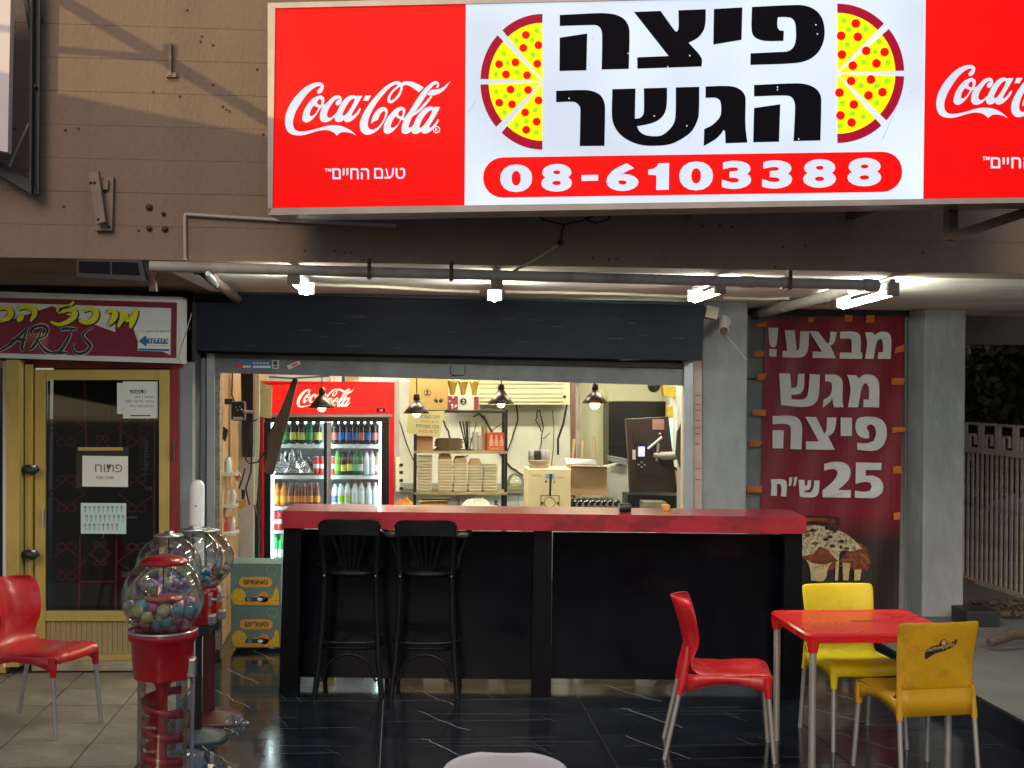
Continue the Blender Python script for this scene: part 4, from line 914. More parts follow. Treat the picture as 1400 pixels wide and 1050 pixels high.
b = MB(); text(b, heb('פתוח'), 130, 635, 167, 645.5, PD, .006); b.build('lettering', M('grey_ink', (.16, .15, .13), .7), o)
b = MB(); text(b, '9:00-19:00', 131, 651, 156, 655, PD, .006, weight=.01); b.build('small_lettering', M('grey_ink2', (.25, .24, .22), .7), o)
o = paper(110.5, 687.5, 172.5, 729.5, 'pale blue leaflet showing rows of keys below the open sign', .5, mat=M('paper_blue', (.50, .66, .68), .5, var=.05), off=.004)
rg_ = random.Random(4); cl_ = [M('key_teal', (.12, .33, .36), .5), M('key_grey', (.25, .30, .32), .5), M('key_tan', (.42, .33, .25), .5)]
for r_ in range(3):
    for c_ in range(9 if r_ < 2 else 8):
        x = 115+c_*6.2+(r_ % 2)*2; y = 691.5+r_*12; b = MB()
        b.px(ell(x+1.5, y+2, 1.9, 2.1, n=10), PD, 0, .0056).rect(x+.9, y+4, x+2.2, y+9.5, PD, 0, .0056); b.build('key_print', cl_[(r_+c_*2) % 3], o)
# shop sign
PSG = YP(YL-.22)
s2 = thing('shop_sign', 'maroon and white shop sign with yellow Hebrew letters over the left shop', 'sign', PSG(120, 495))
m_mar = M('sign_maroon', (.19, .018, .045), .4, var=.12, vs_=4, dirt=(.12, .02, .03), dscale=3)
m_sw = M('sign_white', (.60, .60, .62), .4, var=.08, vs_=4)
MB().px([(-90, 396), (249.5, 406), (249, 497), (-90, 486.5)], PSG, .18, -.003).build('case', m_sw, s2, bev=.005)
MB().px([(-90, 404), (242, 413.5), (241, 489.5), (-90, 480)], PSG, .004, .002).build('panel', m_mar, s2)
I_ = (0, 395, 5.385)
MB().px(sc([(-200, 95), (-30, 100), (1260, 142), (1255, 488), (1010, 380), (985, 383), (985, 250), (850, 215), (848, 318), (500, 190), (385, 125), (60, 235), (-200, 300)], *I_), PSG, .001, .004).build('white_shape', m_sw, s2)
MB().px(sc([(985, 300), (1010, 380), (1255, 488), (985, 420), (850, 330)], *I_), PSG, .001, .0045).build('panel', m_mar, s2)
m_ye = M('sign_yellow', (.66, .62, .02), .4, var=.08)
L_ = [[[(1010, 150), (985, 215), (958, 290)], [(868, 280), (895, 230), (915, 190), (940, 230), (965, 210)], [(900, 165), (905, 190), (890, 240)]],
      [[(790, 172), (830, 158), (848, 190), (825, 235), (795, 268)]], [[(612, 165), (670, 145), (708, 175), (690, 225), (635, 248), (580, 232)]],
      [[(545, 92), (510, 125), (455, 135), (432, 162), (500, 148), (545, 160), (548, 200), (500, 240), (430, 262), (372, 240)]],
      [[(130, 150), (190, 130), (245, 150), (255, 185), (222, 240)], [(165, 185), (150, 215), (130, 240)]], [[(-10, 150), (45, 135), (80, 170), (60, 215), (-10, 240)]]]
for g in L_:
    b = MB(); k = MB()
    for si_, s in enumerate(g):
        pp_ = sc(s, *I_); brush(k, [(x+1.6, y+1.4) for x, y in pp_], 9.0, PSG, .0060+si_*.0008, taper=True); brush(b, pp_, 8.2, PSG, .0100+si_*.0008, taper=True)
    ob = k.build('letter_shadow', m_ink, s2); b.build('letter', m_ye, ob)
A_ = [[[(-40, 470), (60, 420), (150, 340), (215, 275)], [(203, 282), (172, 380), (160, 440), (185, 452)], [(70, 395), (120, 372), (205, 378)]],
      [[(250, 350), (228, 320), (250, 285), (310, 270), (350, 295), (330, 345), (260, 372)], [(310, 290), (280, 370), (235, 435), (205, 445)], [(275, 372), (310, 430), (355, 465), (400, 470)]],
      [[(440, 310), (480, 292), (575, 296)], [(530, 300), (490, 390), (440, 460), (395, 468)], [(395, 462), (450, 470), (500, 468)]],
      [[(690, 285), (640, 305), (610, 345), (640, 385), (665, 420), (630, 465), (570, 475), (535, 440), (545, 400)]]]
for g in A_:
    b = MB(); k = MB()
    for si_, s in enumerate(g):
        pp_ = sc(s, *I_); brush(k, pp_, 6.4, PSG, .0060+si_*.0007, taper=True); brush(b, pp_, 4.2, PSG, .0100+si_*.0007, taper=True)
    ob = k.build('letter_outline', m_sw, s2); b.build('letter', m_ink, ob)
st = thing('x', 'x', 'x'); bpy.data.objects.remove(st)
st = MB().px(sc([(1018, 300), (1250, 305), (1248, 462), (1014, 455)], *I_), PSG, .001, .0085).build('security_sticker', m_paper, s2)
m_bl = M('sticker_blue', (.03, .13, .33), .5)
b = MB(); b.px(sc([(1022, 383), (1078, 338), (1078, 362), (1238, 366), (1236, 406), (1078, 402), (1078, 428)], *I_), PSG, 0, .011); b.px(sc([(1020, 438), (1246, 443), (1245, 458), (1020, 453)], *I_), PSG, 0, .011)
b.build('arrow', m_bl, st)
b = MB(); text(b, heb('מוקד'), 199.5, 463.5, 229, 470, PSG, .0125); b.build('lettering', m_paper, st)
b = MB(); text(b, heb('מקום זה מוגן ע"י'), 191, 451.5, 231, 455, PSG, .0115, weight=.01); text(b, heb('בית מרכז הבקרה'), 203, 472, 230, 474, PSG, .0115); b.build('lettering', m_ink, st)
b = MB().tube([PSG(x, y, .03) for x, y in ((262, 428), (254, 455), (247, 478), (244, 490), (248, 494))], .004, 6).build('loose_wire', m_pipe, s2)
# white bollard post
p = gz(267.5, 925); bo = thing('bollard', 'white round topped plastic post behind the capsule machines', 'post', (p.x, p.y, 0))
MB().lathe((p.x, p.y, 0), [(.048, 0), (.048, 1.235), (.045, 1.258), (.035, 1.275), (.018, 1.284), (.001, 1.286)], 16).build('tube', m_white, bo)
MB().ball((p.x, p.y-.048, 1.12), .006, 8).build('screw', m_dark, bo)
# ------------------------------------------------------------------ bar counter
def bx(name, x0, y0, x1, y1, Y, th, mat, par=None, bev=0, off=0): return MB().rect(x0, y0, x1, y1, YP(Y), th, off).build(name, mat, par, bev=bev)
F0 = gz(383, 950); F1 = gz(1098, 956); cdv = (F1-F0).normalized(); cn = Vector((cdv.y, -cdv.x, 0))
PC = Plane(F0, cn)
ct = thing('bar_counter', 'black bar counter with thick dark red top on square black posts', 'bar counter', (F0+F1)/2)
m_ctop = M('counter_red', (.30, .016, .03), .28, var=.12, vs_=3, coat=.4, dirt=(.17, .014, .022), dscale=2.2, dlo=.52, dhi=.62, stretch=(1, 1, 2))
m_cblk = M('counter_black', (.0035, .004, .0075), .16, var=.3, vs_=4, rvar=.05, spec=.17)
m_post = M('counter_post', (.003, .003, .005), .5, spec=.12, var=.4, vs_=9, dirt=(.02, .019, .018), dscale=7, dlo=.62, dhi=.9, bump=.1)
MB().px([(385.5, 698.2), (1102.5, 707), (1102.5, 730), (385.5, 722)], PC, .46, .035).build('counter_top', m_ctop, ct, bev=.006)
for (x0, x1, x2, x3) in ((388, 412, 407, 381.5), (730, 755, 753, 726), (1073, 1097, 1096, 1071)):
    o = MB().px([(x0, 722.4+(x0-386)*.011), (x1, 722.4+(x1-386)*.011), (x2, 950+(x2-383)*.008), (x3, 950+(x3-383)*.008)], PC, .10, .0).build('post', m_post, ct, bev=.005)
    MB().px([(x0, 722.4+(x0-386)*.011), (x1, 722.4+(x1-386)*.011), (x2, 950+(x2-383)*.008), (x3, 950+(x3-383)*.008)], PC, .08, -.33).build('post', m_post, ct, bev=.005)
for (a, b_) in ((407, 730.5), (755.5, 1073)):
    MB().px([(a, 723.5+(a-386)*.011), (b_, 723.5+(b_-386)*.011), (b_-.6, 927+(b_-383)*.006), (a-2, 925.5+(a-383)*.006)], PC, .02, -.26).build('front_panel', m_cblk, ct)
# grime line left on the floor round the posts
# ------------------------------------------------------------------ bar stools
m_st = M('stool_black', (.005, .005, .007), .45, spec=.22, var=.4, vs_=14, dirt=(.09, .07, .05), dscale=14, dlo=.66, dhi=.74)
m_arm = M('arm_highlight', (.03, .032, .036), .3, var=.4, vs_=14, dirt=(.16, .14, .12), dscale=9, dlo=.55, dhi=.7)  # lightened black and stronger pale patches stand in for highlights on the arms
def stool(label, arms):
    t = thing('bar_stool', label, 'bar stool', (0, 0, 0), 0, 'bar stools at the counter')
    for s in (-1, 1):
        MB().tube([(s*.205, -.235, 0), (s*.182, -.19, .22), (s*.165, -.165, .5), (s*.158, -.165, .76), (s*.168, -.195, .92), (s*.178, -.235, 1.07)], [.017, .018, .018, .018, .016, .014], 10).build('leg', m_st, t)
        MB().tube([(s*.20, .20, 0), (s*.165, .15, .4), (s*.15, .13, .75)], [.015, .017, .018], 10).build('leg', m_st, t)
    n = 16
    seat = MB().lathe((0, 0, 0), [(.001, .765), (.12, .763), (.185, .772), (.20, .765), (.203, .752), (.19, .738), (.16, .735), (.001, .735)], 28); seat.build('seat', m_st, t)
    # curved top rail
    b = MB(); N = 12
    for i in range(N):
        fs = []
        for k in (i, i+1):
            u = -1+2*k/N; x = u*.182; y = -.238-.035*(1-u*u); zt = 1.105-.012*(abs(u)**6)*2-.008*(1-u*u); zb = .995+.01*(1-u*u)
            fs.append((Vector((x, y, zb)), Vector((x, y-.005, zt)), Vector((x, y+.016, zt)), Vector((x, y+.018, zb))))
        a, c = fs
        vs = list(a)+list(c); b.add(vs, [(0, 4, 5, 1), (1, 5, 6, 2), (2, 6, 7, 3), (3, 7, 4, 0)], 0, False)
        if i == 0: b.add(a, [(0, 1, 2, 3)])
        if i == N-1: b.add(c, [(3, 2, 1, 0)])
    b.build('top_rail', m_st, t)
    for u in (-.62, -.3, 0, .3, .62):
        MB().tube([(u*.07, -.185, .775), (u*.10, -.20, .86), (u*.17, -.238-.02*(1-u*u), 1.01)], [.009, .009, .011], 8).build('back_slat', m_st, t)
    MB().box((0, -.175, .765), (.12, .03, .03)).build('slat_shoe', m_st, t, bev=.006)
    for z, r_ in ((.335, .205), (.30, .185)):
        pts = []
        for i in range(29):
            a = 2*math.pi*i/28; c_, s_ = math.cos(a), math.sin(a); e = .55
            pts.append((r_*math.copysign(abs(c_)**e, c_), (r_-.01)*math.copysign(abs(s_)**e, s_)-.01, z))
        MB().tube(pts, .011, 8, caps=False).build('foot_ring', m_st, t)
    pts = [(-.17, -.205, .10)]+[(-.15*math.cos(math.pi*i/12), -.20, .13+.135*math.sin(math.pi*i/12)) for i in range(13)]+[(.17, -.205, .10)]
    MB().tube(pts, .009, 8).build('bentwood_arch', m_st, t)
    if arms:
        for s in (-1, 1):
            MB().tube([(s*.175, -.20, 1.0), (s*.235, -.17, 1.0), (s*.262, -.08, 1.005), (s*.262, .02, 1.0)], [.016, .022, .022, .016], 8).build('armrest', m_arm, t)
            MB().tube([(s*.24, .0, .99), (s*.225, .03, .92), (s*.195, .05, .84), (s*.19, .06, .76)], .013, 8).build('arm_support', m_arm, t)
    else:
        for s in (-1, 1): MB().tube([(s*.165, -.165, .79), (s*.205, -.10, .80), (s*.20, -.02, .765)], .013, 8).build('arm_stub', m_st, t)
    for s in (-1, 1): MB().ball((s*.158, -.186, .745), .006, 8).build('bolt', m_steel, t)
    return t
def ang(v): return math.atan2(v.y, v.x)-math.pi/2
sdir = -cn
for lab, ar, px_, py_ in (('armless worn black wooden bar stool, nearer the crates', False, 475.5, 955.5), ('black wooden bar stool with curved arms, right of the armless one', True, 580, 956.5)):
    s = stool(lab, ar); g = gz(px_, py_); put(s, g+sdir*.235, ang(sdir))
# ------------------------------------------------------------------ plastic chairs
def shell(prof, nu=10, cy=.035, cz=.012):
    b = MB(); rows = []
    for k, (y, z, hw) in enumerate(prof):
        t_ = k/(len(prof)-1); back = max(0, min(1, (z-.47)/.12)); row = []
        for i in range(nu+1):
            u = -1+2*i/nu
            row.append(Vector((hw*u, y+cy*back*u*u, z+cz*(1-back)*u*u-(.012 if abs(u) == 1 and back == 0 else 0))))
        rows.append(row)
    for k in range(len(rows)-1):
        for i in range(nu): b.add([rows[k][i], rows[k][i+1], rows[k+1][i+1], rows[k+1][i]], [(0, 1, 2, 3)], 0, True)
    # merge verts
    key = {}; nv = []; mp = []
    for v in b.v:
        q_ = (round(v.x, 5), round(v.y, 5), round(v.z, 5))
        if q_ not in key: key[q_] = len(nv); nv.append(v)
        mp.append(key[q_])
    b.v = nv; b.f = [[mp[i] for i in f] for f in b.f]; return b
RED = [(.235, .395, .175), (.238, .425, .192), (.215, .450, .203), (.12, .450, .212), (-.02, .436, .208), (-.13, .438, .196), (-.18, .455, .182), (-.205, .50, .168), (-.215, .56, .162), (-.23, .63, .172), (-.25, .71, .19), (-.272, .775, .19), (-.285, .81, .165), (-.288, .822, .12)]
YEL = [(.225, .385, .192), (.232, .43, .20), (.215, .450, .205), (.12, .450, .207), (-.02, .435, .205), (-.13, .437, .203), (-.18, .455, .202), (-.20, .50, .202), (-.212, .58, .203), (-.225, .68, .208), (-.245, .77, .212), (-.258, .818, .214)]
WHT = [(.22, .385, .18), (.228, .43, .195), (.215, .450, .205), (.12, .450, .21), (-.02, .436, .208), (-.13, .438, .206), (-.18, .455, .206), (-.205, .50, .21), (-.225, .60, .215), (-.245, .70, .208), (-.255, .765, .20), (-.26, .792, .165), (-.263, .807, .125), (-.265, .817, .078)]
def chair(label, kind, mat, group):
    prof = {'r': RED, 'y': YEL, 'w': WHT}[kind]
    t = thing('plastic_chair', label, 'chair', (0, 0, 0), 0, group)
    shell(prof, cz=.010, cy={'r': .095, 'y': .03, 'w': .012}[kind]).build('seat_shell', mat, t, solid=.009, sub=1)
    w_ = .182 if kind == 'r' else .188
    # skirt under the seat
    for s in (-1, 1):
        b = MB(); N = 8
        for i in range(N):
            for (ya, yb) in ((-.20+.42*i/N, -.20+.42*(i+1)/N),):
                h0 = .045+.05*abs(2*i/N-1)**2.2; h1 = .045+.05*abs(2*(i+1)/N-1)**2.2; x = s*(w_+.014)
                b.add([(x, ya, .443), (x, yb, .443), (x-s*.006, yb, .443-h1), (x-s*.006, ya, .443-h0)], [(0, 1, 2, 3)], 0, True)
        b.build('side_apron', mat, t, solid=.007)
    b = MB(); N = 8
    for i in range(N):
        u0_, u1_ = -1+2*i/N, -1+2*(i+1)/N; h0 = .035+.05*abs(u0_)**2.5; h1 = .035+.05*abs(u1_)**2.5
        if kind == 'y': h0 = h1 = .078
        ya_ = -.20 if kind != 'y' else -.212; za_ = .44 if kind != 'y' else .49
        b.add([(u0_*w_, ya_, za_), (u1_*w_, ya_, za_), (u1_*w_, ya_-.005, .44-h1), (u0_*w_, ya_-.005, .44-h0)], [(0, 1, 2, 3)], 0, True)
    b.build('rear_apron', mat, t, solid=.007)
    for s in (-1, 1):
        o = MB().tube([(s*w_, .205, .435), (s*(w_+.004), .21, .385), (s*(w_+.006), .215, .33)], [.026, .022, .0165], 12).build('leg_socket', mat, t)
        MB().tube([(s*(w_+.006), .214, .345), (s*(w_+.018), .245, .0)], .0125, 12).build('leg', m_alu, t)
        if kind == 'r': o = MB().tube([(s*.168, -.20, .58), (s*.178, -.208, .50), (s*(w_+.004), -.222, .42), (s*(w_+.008), -.242, .335)], [.010, .018, .024, .0165], 12).build('leg_socket', mat, t)
        else: o = MB().tube([(s*(w_+.004), -.20, .50), (s*(w_+.004), -.205, .42), (s*(w_+.008), -.215, .345)], [.012, .017, .0155], 12).build('leg_socket', mat, t)
        if kind == 'r': MB().tube([(s*(w_+.008), -.240, .35), (s*(w_+.022), -.315, .0)], .0125, 12).build('leg', m_alu, t)
        else: MB().tube([(s*(w_+.008), -.213, .35), (s*(w_+.014), -.255, .0)], .0125, 12).build('leg', m_alu, t)
    return t
def fit(o, rear, front):
    """rear / front foot points seen in the photo, on the floor"""
    r_ = sum((gz(*p) for p in rear), Vector((0, 0, 0)))/len(rear); f = sum((gz(*p) for p in front), Vector((0, 0, 0)))/len(front)
    d = (f-r_).normalized(); c_ = (f+r_)/2; put(o, (c_.x, c_.y, 0), ang(d))
c1_ = chair('red plastic chair in front of the counter, its side to the camera', 'r', m_red, 'red plastic chairs')
fit(c1_, [(913, 1011), (929, 1037)], [(1077, 1043), (1043, 1016)])
c2_ = chair('red plastic chair on the stone pavement at the left edge', 'r', m_red, 'red plastic chairs')
g1, g2, g3 = gz(28, 978), gz(73.5, 1013), gz(140, 986); g4 = g1+g2-g3
e__ = (g3-g2); d_ = Vector((e__.y, -e__.x, 0)).normalized(); cc_ = (g2+g3)/2-d_*.243; put(c2_, (cc_.x, cc_.y, 0), ang(d_))
c3_ = chair('bright yellow plastic chair behind the red table', 'y', m_yel, 'yellow plastic chairs')
pb_ = dp(1142, 794, 7.42); rotd = Matrix.Rotation(R(8), 3, 'Z')@Vector((-fwd.x, -fwd.y, 0)).normalized(); pb_ = pb_+rotd*.258; put(c3_, (pb_.x, pb_.y, 0), ang(rotd))
c4_ = chair('dull yellow plastic chair with a black drink logo on its back', 'y', m_yel2, 'yellow plastic chairs')
r1_ = dp(1226, 800, 6.25); r2_ = dp(1340, 800, 6.25); f1_ = dp(1170, 800, 6.67); f2_ = dp(1277, 800, 6.67)
d_ = ((f1_+f2_)/2-(r1_+r2_)/2); d_.z = 0; d_.normalize(); cc_ = (r1_+r2_+f1_+f2_)/4; put(c4_, (cc_.x, cc_.y, 0), ang(d_))
# logo decal on its back
class CP:
    """print lying on the curved back of the chair"""
    def __init__(s): s.M = WM[c4_]; s.I = s.M.inverted(); s.n = (s.M.to_3x3()@Vector((0, -1, 0))); s.p = s.M@Vector((0, -.23, .7)); s.q = Plane(s.p, s.n)
    def __call__(s, x, y, off=0):
        w_ = s.q(x, y); l = s.I@w_; z = l.z
        yy = -.212-.013*(z-.58)/.10 if z < .68 else -.225-.02*(z-.68)/.09 if z < .77 else -.245-.013*(z-.77)/.048
        u = max(-1, min(1, l.x/.205)); l.y = yy+.03*u*u-.012-off; return s.M@l
cp = CP(); zq = (1180, 780, 3.89)
b = MB().px(dens(smo([(332, 472), (332, 430), (360, 402), (400, 392), (402, 370), (420, 360), (438, 370), (440, 388), (465, 380), (492, 360), (490, 388), (470, 405), (430, 425), (380, 440), (350, 462)], *zq), 1), cp, 0, .0)
dec = b.build('logo_decal', M('decal_dark', (.03, .016, .008), .5, var=.2), c4_)
b = MB(); text(b, 'Schweppes', 1266.5, 884.5, 1304, 893, cp, .0012, weight=.012, shear=.3, dy=-9); b.px(ell(1288, 877.5, 3.4), cp, 0, .001)
b.build('decal_lettering', M('decal_cream', (.55, .42, .2), .5), dec)
c5_ = chair('white plastic chair, only its round back top showing at the bottom edge', 'w', M('lilac_white_plastic', (.62, .60, .68), .4, var=.05), 'white plastic chair'); del c5_['group']
p = dp(690, 1031, 3.96); put(c5_, (p.x+.03, p.y+.27, 0), ang(Vector((.10, 1, 0))))
# ------------------------------------------------------------------ red table
ta = gz(1061, 1012); tx_ = Vector((1, 0, 0)); tb = ta+tx_*.70; ty_ = Vector((tx_.y, -tx_.x, 0))
W_ = (tb-ta).length; Dp_ = .62
tcn = (ta+tb)/2+ty_*Dp_/2; tcn.z = 0
tt = thing('plastic_table', 'square red plastic table between the chairs', 'table', tcn, math.atan2(tx_.y, tx_.x))
mm = Matrix.Translation(tcn)@Matrix.Rotation(math.atan2(tx_.y, tx_.x), 4, 'Z')
def rsq(w_, d_, r_, z): return [mm@Vector((x, y, z)) for x, y in rr(-w_, -d_, w_, d_, r_, n=5)]
b = MB(); L = [rsq(W_/2+.03, Dp_/2+.03, .05, .66), rsq(W_/2+.038, Dp_/2+.038, .055, .695), rsq(W_/2+.030, Dp_/2+.030, .055, .706), rsq(W_/2+.0, Dp_/2+.0, .05, .706), rsq(W_/2-.012, Dp_/2-.012, .05, .702)]
n = len(L[0])
for k in range(4):
    b.add(L[k]+L[k+1], [(i, (i+1) % n, n+(i+1) % n, n+i) for i in range(n)], 0, True)
b.add(L[4], [tuple(range(n))]); b.add(L[0], [tuple(range(n))[::-1]])
m_tab = M('table_red', (.66, .02, .02), .3, var=.07, vs_=3, coat=.15, rvar=.09, dirt=(.62, .04, .038), dscale=16, dlo=.6, dhi=.75)
b.build('tabletop', m_tab, tt)
for sx in (-1, 1):
    for sy in (-1, 1):
        x, y = sx*(W_/2-.0), sy*(Dp_/2-.0)
        MB().tube([mm@Vector((x, y, .67)), mm@Vector((x, y, .61))], [.034, .024], 12).build('leg_socket', m_tab, tt)
        MB().tube([mm@Vector((x, y, .64)), mm@Vector((x, y, 0))], .0185, 14).build('leg', m_alu, tt)
b = MB()
p_ = mm@Vector((.02, .02, .703)); b.box(p_, (.12, .012, .0015), rz=.05); b.build('burn_mark', m_dark, tt)
# ------------------------------------------------------------------ capsule machines
m_gl = glassmat('globe_plastic', (.93, .94, .93), .05, .96)
m_mr = M('machine_red', (.42, .008, .014), .28, var=.08, vs_=5, coat=.4)
m_mar2 = M('machine_maroon', (.07, .010, .014), .35, var=.2, vs_=5)
CAPS = [M('capsule%d' % i, c_, .12, var=.25, vs_=18, coat=.6) for i, c_ in enumerate([(.58, .22, .34), (.66, .24, .12), (.25, .52, .60), (.62, .60, .28), (.42, .24, .46), (.55, .58, .50), (.66, .48, .50), (.10, .25, .12), (.08, .22, .40)])]
CN = ['pink', 'orange', 'light blue', 'yellow', 'purple', 'pale grey', 'pale pink', 'green', 'blue']
_cap = {}
def capsules(c_, rad, br, n, top, seed, where, cols, grp):
    rg = random.Random(seed); pts = []; tries = 0
    while len(pts) < n and tries < 40000:
        tries += 1; p = Vector((rg.uniform(-1, 1), rg.uniform(-1, 1), rg.uniform(-1, 1)))*rad
        if p.length > rad-br*1.06 or p.z > top-(p.x*p.x+p.y*p.y)*.5: continue
        if any((p-k).length < br*1.88 for k in pts): continue
        pts.append(p)
    for p in pts:
        ci = rg.choice(cols)
        if (ci, br) not in _cap:
            b = MB().ball((0, 0, 0), br, 16); b.lathe((0, 0, 0), [(br*1.03, -.0012), (br*1.03, .0012)], 16, 1)
            _cap[(ci, br)] = o = b.build('capsule', [CAPS[ci], m_white], None, keep=True)
        else: o = _cap[(ci, br)].copy(); C.objects.link(o)
        o.location = c_+p; o.rotation_euler = (rg.uniform(0, 3), rg.uniform(0, 3), 0)
        tag(o, '%s toy capsule inside %s' % (CN[ci], where), 'capsule', '%s capsules inside %s' % (CN[ci], where))
gD = 6.0; base = dp(221, 1096, gD); base.z = 0
gm = thing('capsule_machine', 'red spiral capsule machine with a clear globe nearest the camera', 'capsule machine', base)
bc = Vector((base.x, base.y, 0)); gc = bc+Vector((0, 0, .942)); gr_ = .188
MB().ball(gc, gr_, 40).build('globe', m_gl, gm)
MB().lathe(bc, [(.001, 1.135), (.05, 1.133), (.09, 1.122), (.108, 1.108), (.110, 1.098), (.10, 1.093), (.001, 1.093)], 32).build('lid', m_mr, gm)
MB().lathe(bc, [(.128, .575), (.134, .62), (.142, .735), (.148, .745), (.155, .755), (.157, .785), (.150, .792), (.12, .79)], 36).build('bucket', m_mr, gm)
MB().lathe(bc, [(.158, .786), (.160, .791), (.155, .796)], 36, caps=False).build('rim', m_steel, gm)
MB().tube([bc+Vector((0, 0, .80)), bc+Vector((0, 0, 1.10))], .0035, 8).build('rod', m_dark, gm)
MB().lathe(bc, [(.001, .955), (.05, .952), (.085, .94), (.088, .93), (.001, .925)], 24).build('inner_dome', m_mr, gm)
MB().lathe(bc, [(.112, .08), (.112, .575)], 36, caps=False).build('clear_tube', glassmat('tube_plastic', (.9, .92, .92), .05, .9), gm)
MB().lathe(bc, [(.065, .572), (.04, .545), (.024, .50), (.024, .10), (.03, .08)], 20).build('spiral_column', m_mr, gm)
b = MB(); N = 110; pts = []
for i in range(N+1):
    a = i/N*3.6*2*math.pi+.6; z = .50-i/N*.40; pts.append((a, z))
for i in range(N):
    (a0, z0), (a1, z1) = pts[i], pts[i+1]; f = lambda a, r_, z: bc+Vector((r_*math.cos(a), r_*math.sin(a), z))
    b.add([f(a0, .024, z0-.012), f(a1, .024, z1-.012), f(a1, .092, z1-.018), f(a0, .092, z0-.018)], [(0, 1, 2, 3)], 0, True)
    b.add([f(a0, .092, z0-.018), f(a1, .092, z1-.018), f(a1, .096, z1+.018), f(a0, .096, z0+.018)], [(0, 1, 2, 3)], 0, True)
b.build('spiral_ramp', m_mr, gm, solid=.0025)
MB().lathe(bc, [(.19, 0), (.19, .02), (.14, .06), (.12, .09), (.001, .09)], 32).build('base', m_mr, gm)
MB().box(bc+Vector((.13, -.02, .62)), (.05, .06, .09)).build('coin_unit', m_steel, gm, bev=.008)
MB().tube([bc+Vector((.125, .06, .03)), bc+Vector((.125, .06, .78))], .009, 8).build('stand_rod', m_bluegrey, gm)
capsules(gc, gr_, .0275, 62, -.025, 3, 'the front globe', [0, 1, 2, 3, 4, 5, 6], '')
def machine(px_, D_, ztop, gr_, off, hz, label, polem, basem, seed, cols, pole_r, base_r):
    g = dp(px_, 600, D_); g.z = 0; t = thing('capsule_machine', label, 'capsule machine', g, 0, 'capsule machines on pedestal stands')
    c_ = g+Vector((off, 0, ztop-gr_-.01))
    MB().ball(c_, gr_, 36).build('globe', m_gl, t)
    MB().lathe(Vector((c_.x, c_.y, 0)), [(.001, ztop+.012), (.02, ztop+.012), (.024, ztop), (.07, ztop-.004), (.075, ztop-.012), (.06, ztop-.016), (.001, ztop-.016)], 24).build('cap', m_steel, t)
    MB().tube([(c_.x, c_.y, c_.z-gr_), (c_.x, c_.y, ztop)], .003, 8).build('rod', m_dark, t)
    zb = c_.z-gr_+.015
    MB().lathe(Vector((c_.x, c_.y, 0)), [(.05, zb-.02), (.075, zb-.008), (.078, zb+.01), (.07, zb+.02)], 24).build('collar', m_steel, t)
    cx = (c_.x+g.x)/2
    MB().box((g.x, g.y, zb-.115), (.115, .12, .19)).build('body', m_mr, t, bev=.012)
    MB().box((g.x+.062, g.y-.02, zb-.07), (.02, .06, .07)).build('coin_unit', m_steel, t, bev=.005)
    MB().tube([(g.x+.07, g.y-.02, zb-.07), (g.x+.10, g.y-.02, zb-.07)], .008, 8).build('crank', m_steel, t)
    MB().box((g.x+.105, g.y-.02, zb-.07), (.008, .014, .045)).build('crank_handle', m_steel, t, bev=.003)
    MB().box((g.x+.075, g.y-.02, zb-.175), (.04, .07, .05)).build('chute_flap', m_steel, t, bev=.006)
    MB().box((g.x, g.y, zb-.235), (.13, .13, .05)).build('neck_plate', m_dark, t, bev=.006)
    MB().tube([(g.x, g.y, .02), (g.x, g.y, zb-.21)], pole_r, 16).build('pole', polem, t)
    MB().lathe(g, [(base_r, 0), (base_r, .012), (base_r*.93, .022), (base_r*.4, .04), (pole_r*1.3, .05)], 32).build('base', basem, t)
    capsules(c_, gr_, .021, 28, -gr_*.36, seed, 'the '+label.split(' with')[0], cols, '')
m_bg2 = M('base_grey', (.055, .06, .066), .4, var=.3, vs_=6)
machine(247, 6.62, 1.16, .166, -.055, 0, 'second globe machine with grey pole right behind the spiral one', m_bluegrey, m_bg2, 5, [4, 6, 5, 0], .013, .16)
machine(274, 7.05, 1.14, .160, -.035, 0, 'third globe machine with blue and green capsules and a thin black pole', m_black, m_bg2, 6, [8, 2, 7, 8], .019, .16)
machine(288, 7.45, 1.09, .158, -.02, 0, 'farthest globe machine with red and green capsules and a thick maroon pole', m_mar2, m_mar2, 7, [1, 7, 1, 6], .035, .21)
# crumpled plastic on the floor
m_clear = glassmat('crumpled_plastic', (.85, .87, .88), .25, .85)
def crumple(g, sx, sy, sz, seed, label):
    rg = random.Random(seed); b = MB(); N = 14
    P_ = [[g+Vector((sx*(i/N-.5), sy*(j/N-.5), max(.004, sz*(rg.random()*math.sin(math.pi*i/N)*math.sin(math.pi*j/N)+.05)))) for j in range(N+1)] for i in range(N+1)]
    for i in range(N):
        for j in range(N): b.add([P_[i][j], P_[i+1][j], P_[i+1][j+1], P_[i][j+1]], [(0, 1, 2), (0, 2, 3)])
    return tag(b.build('plastic_bag', m_clear), label, 'plastic bag')
crumple(gz(320, 990), .17, .10, .07, 1, 'crumpled clear plastic strip beside the maroon machine base')
crumple(gz(272, 1060), .34, .28, .13, 2, 'shiny crumpled plastic bag beside the spiral machine')
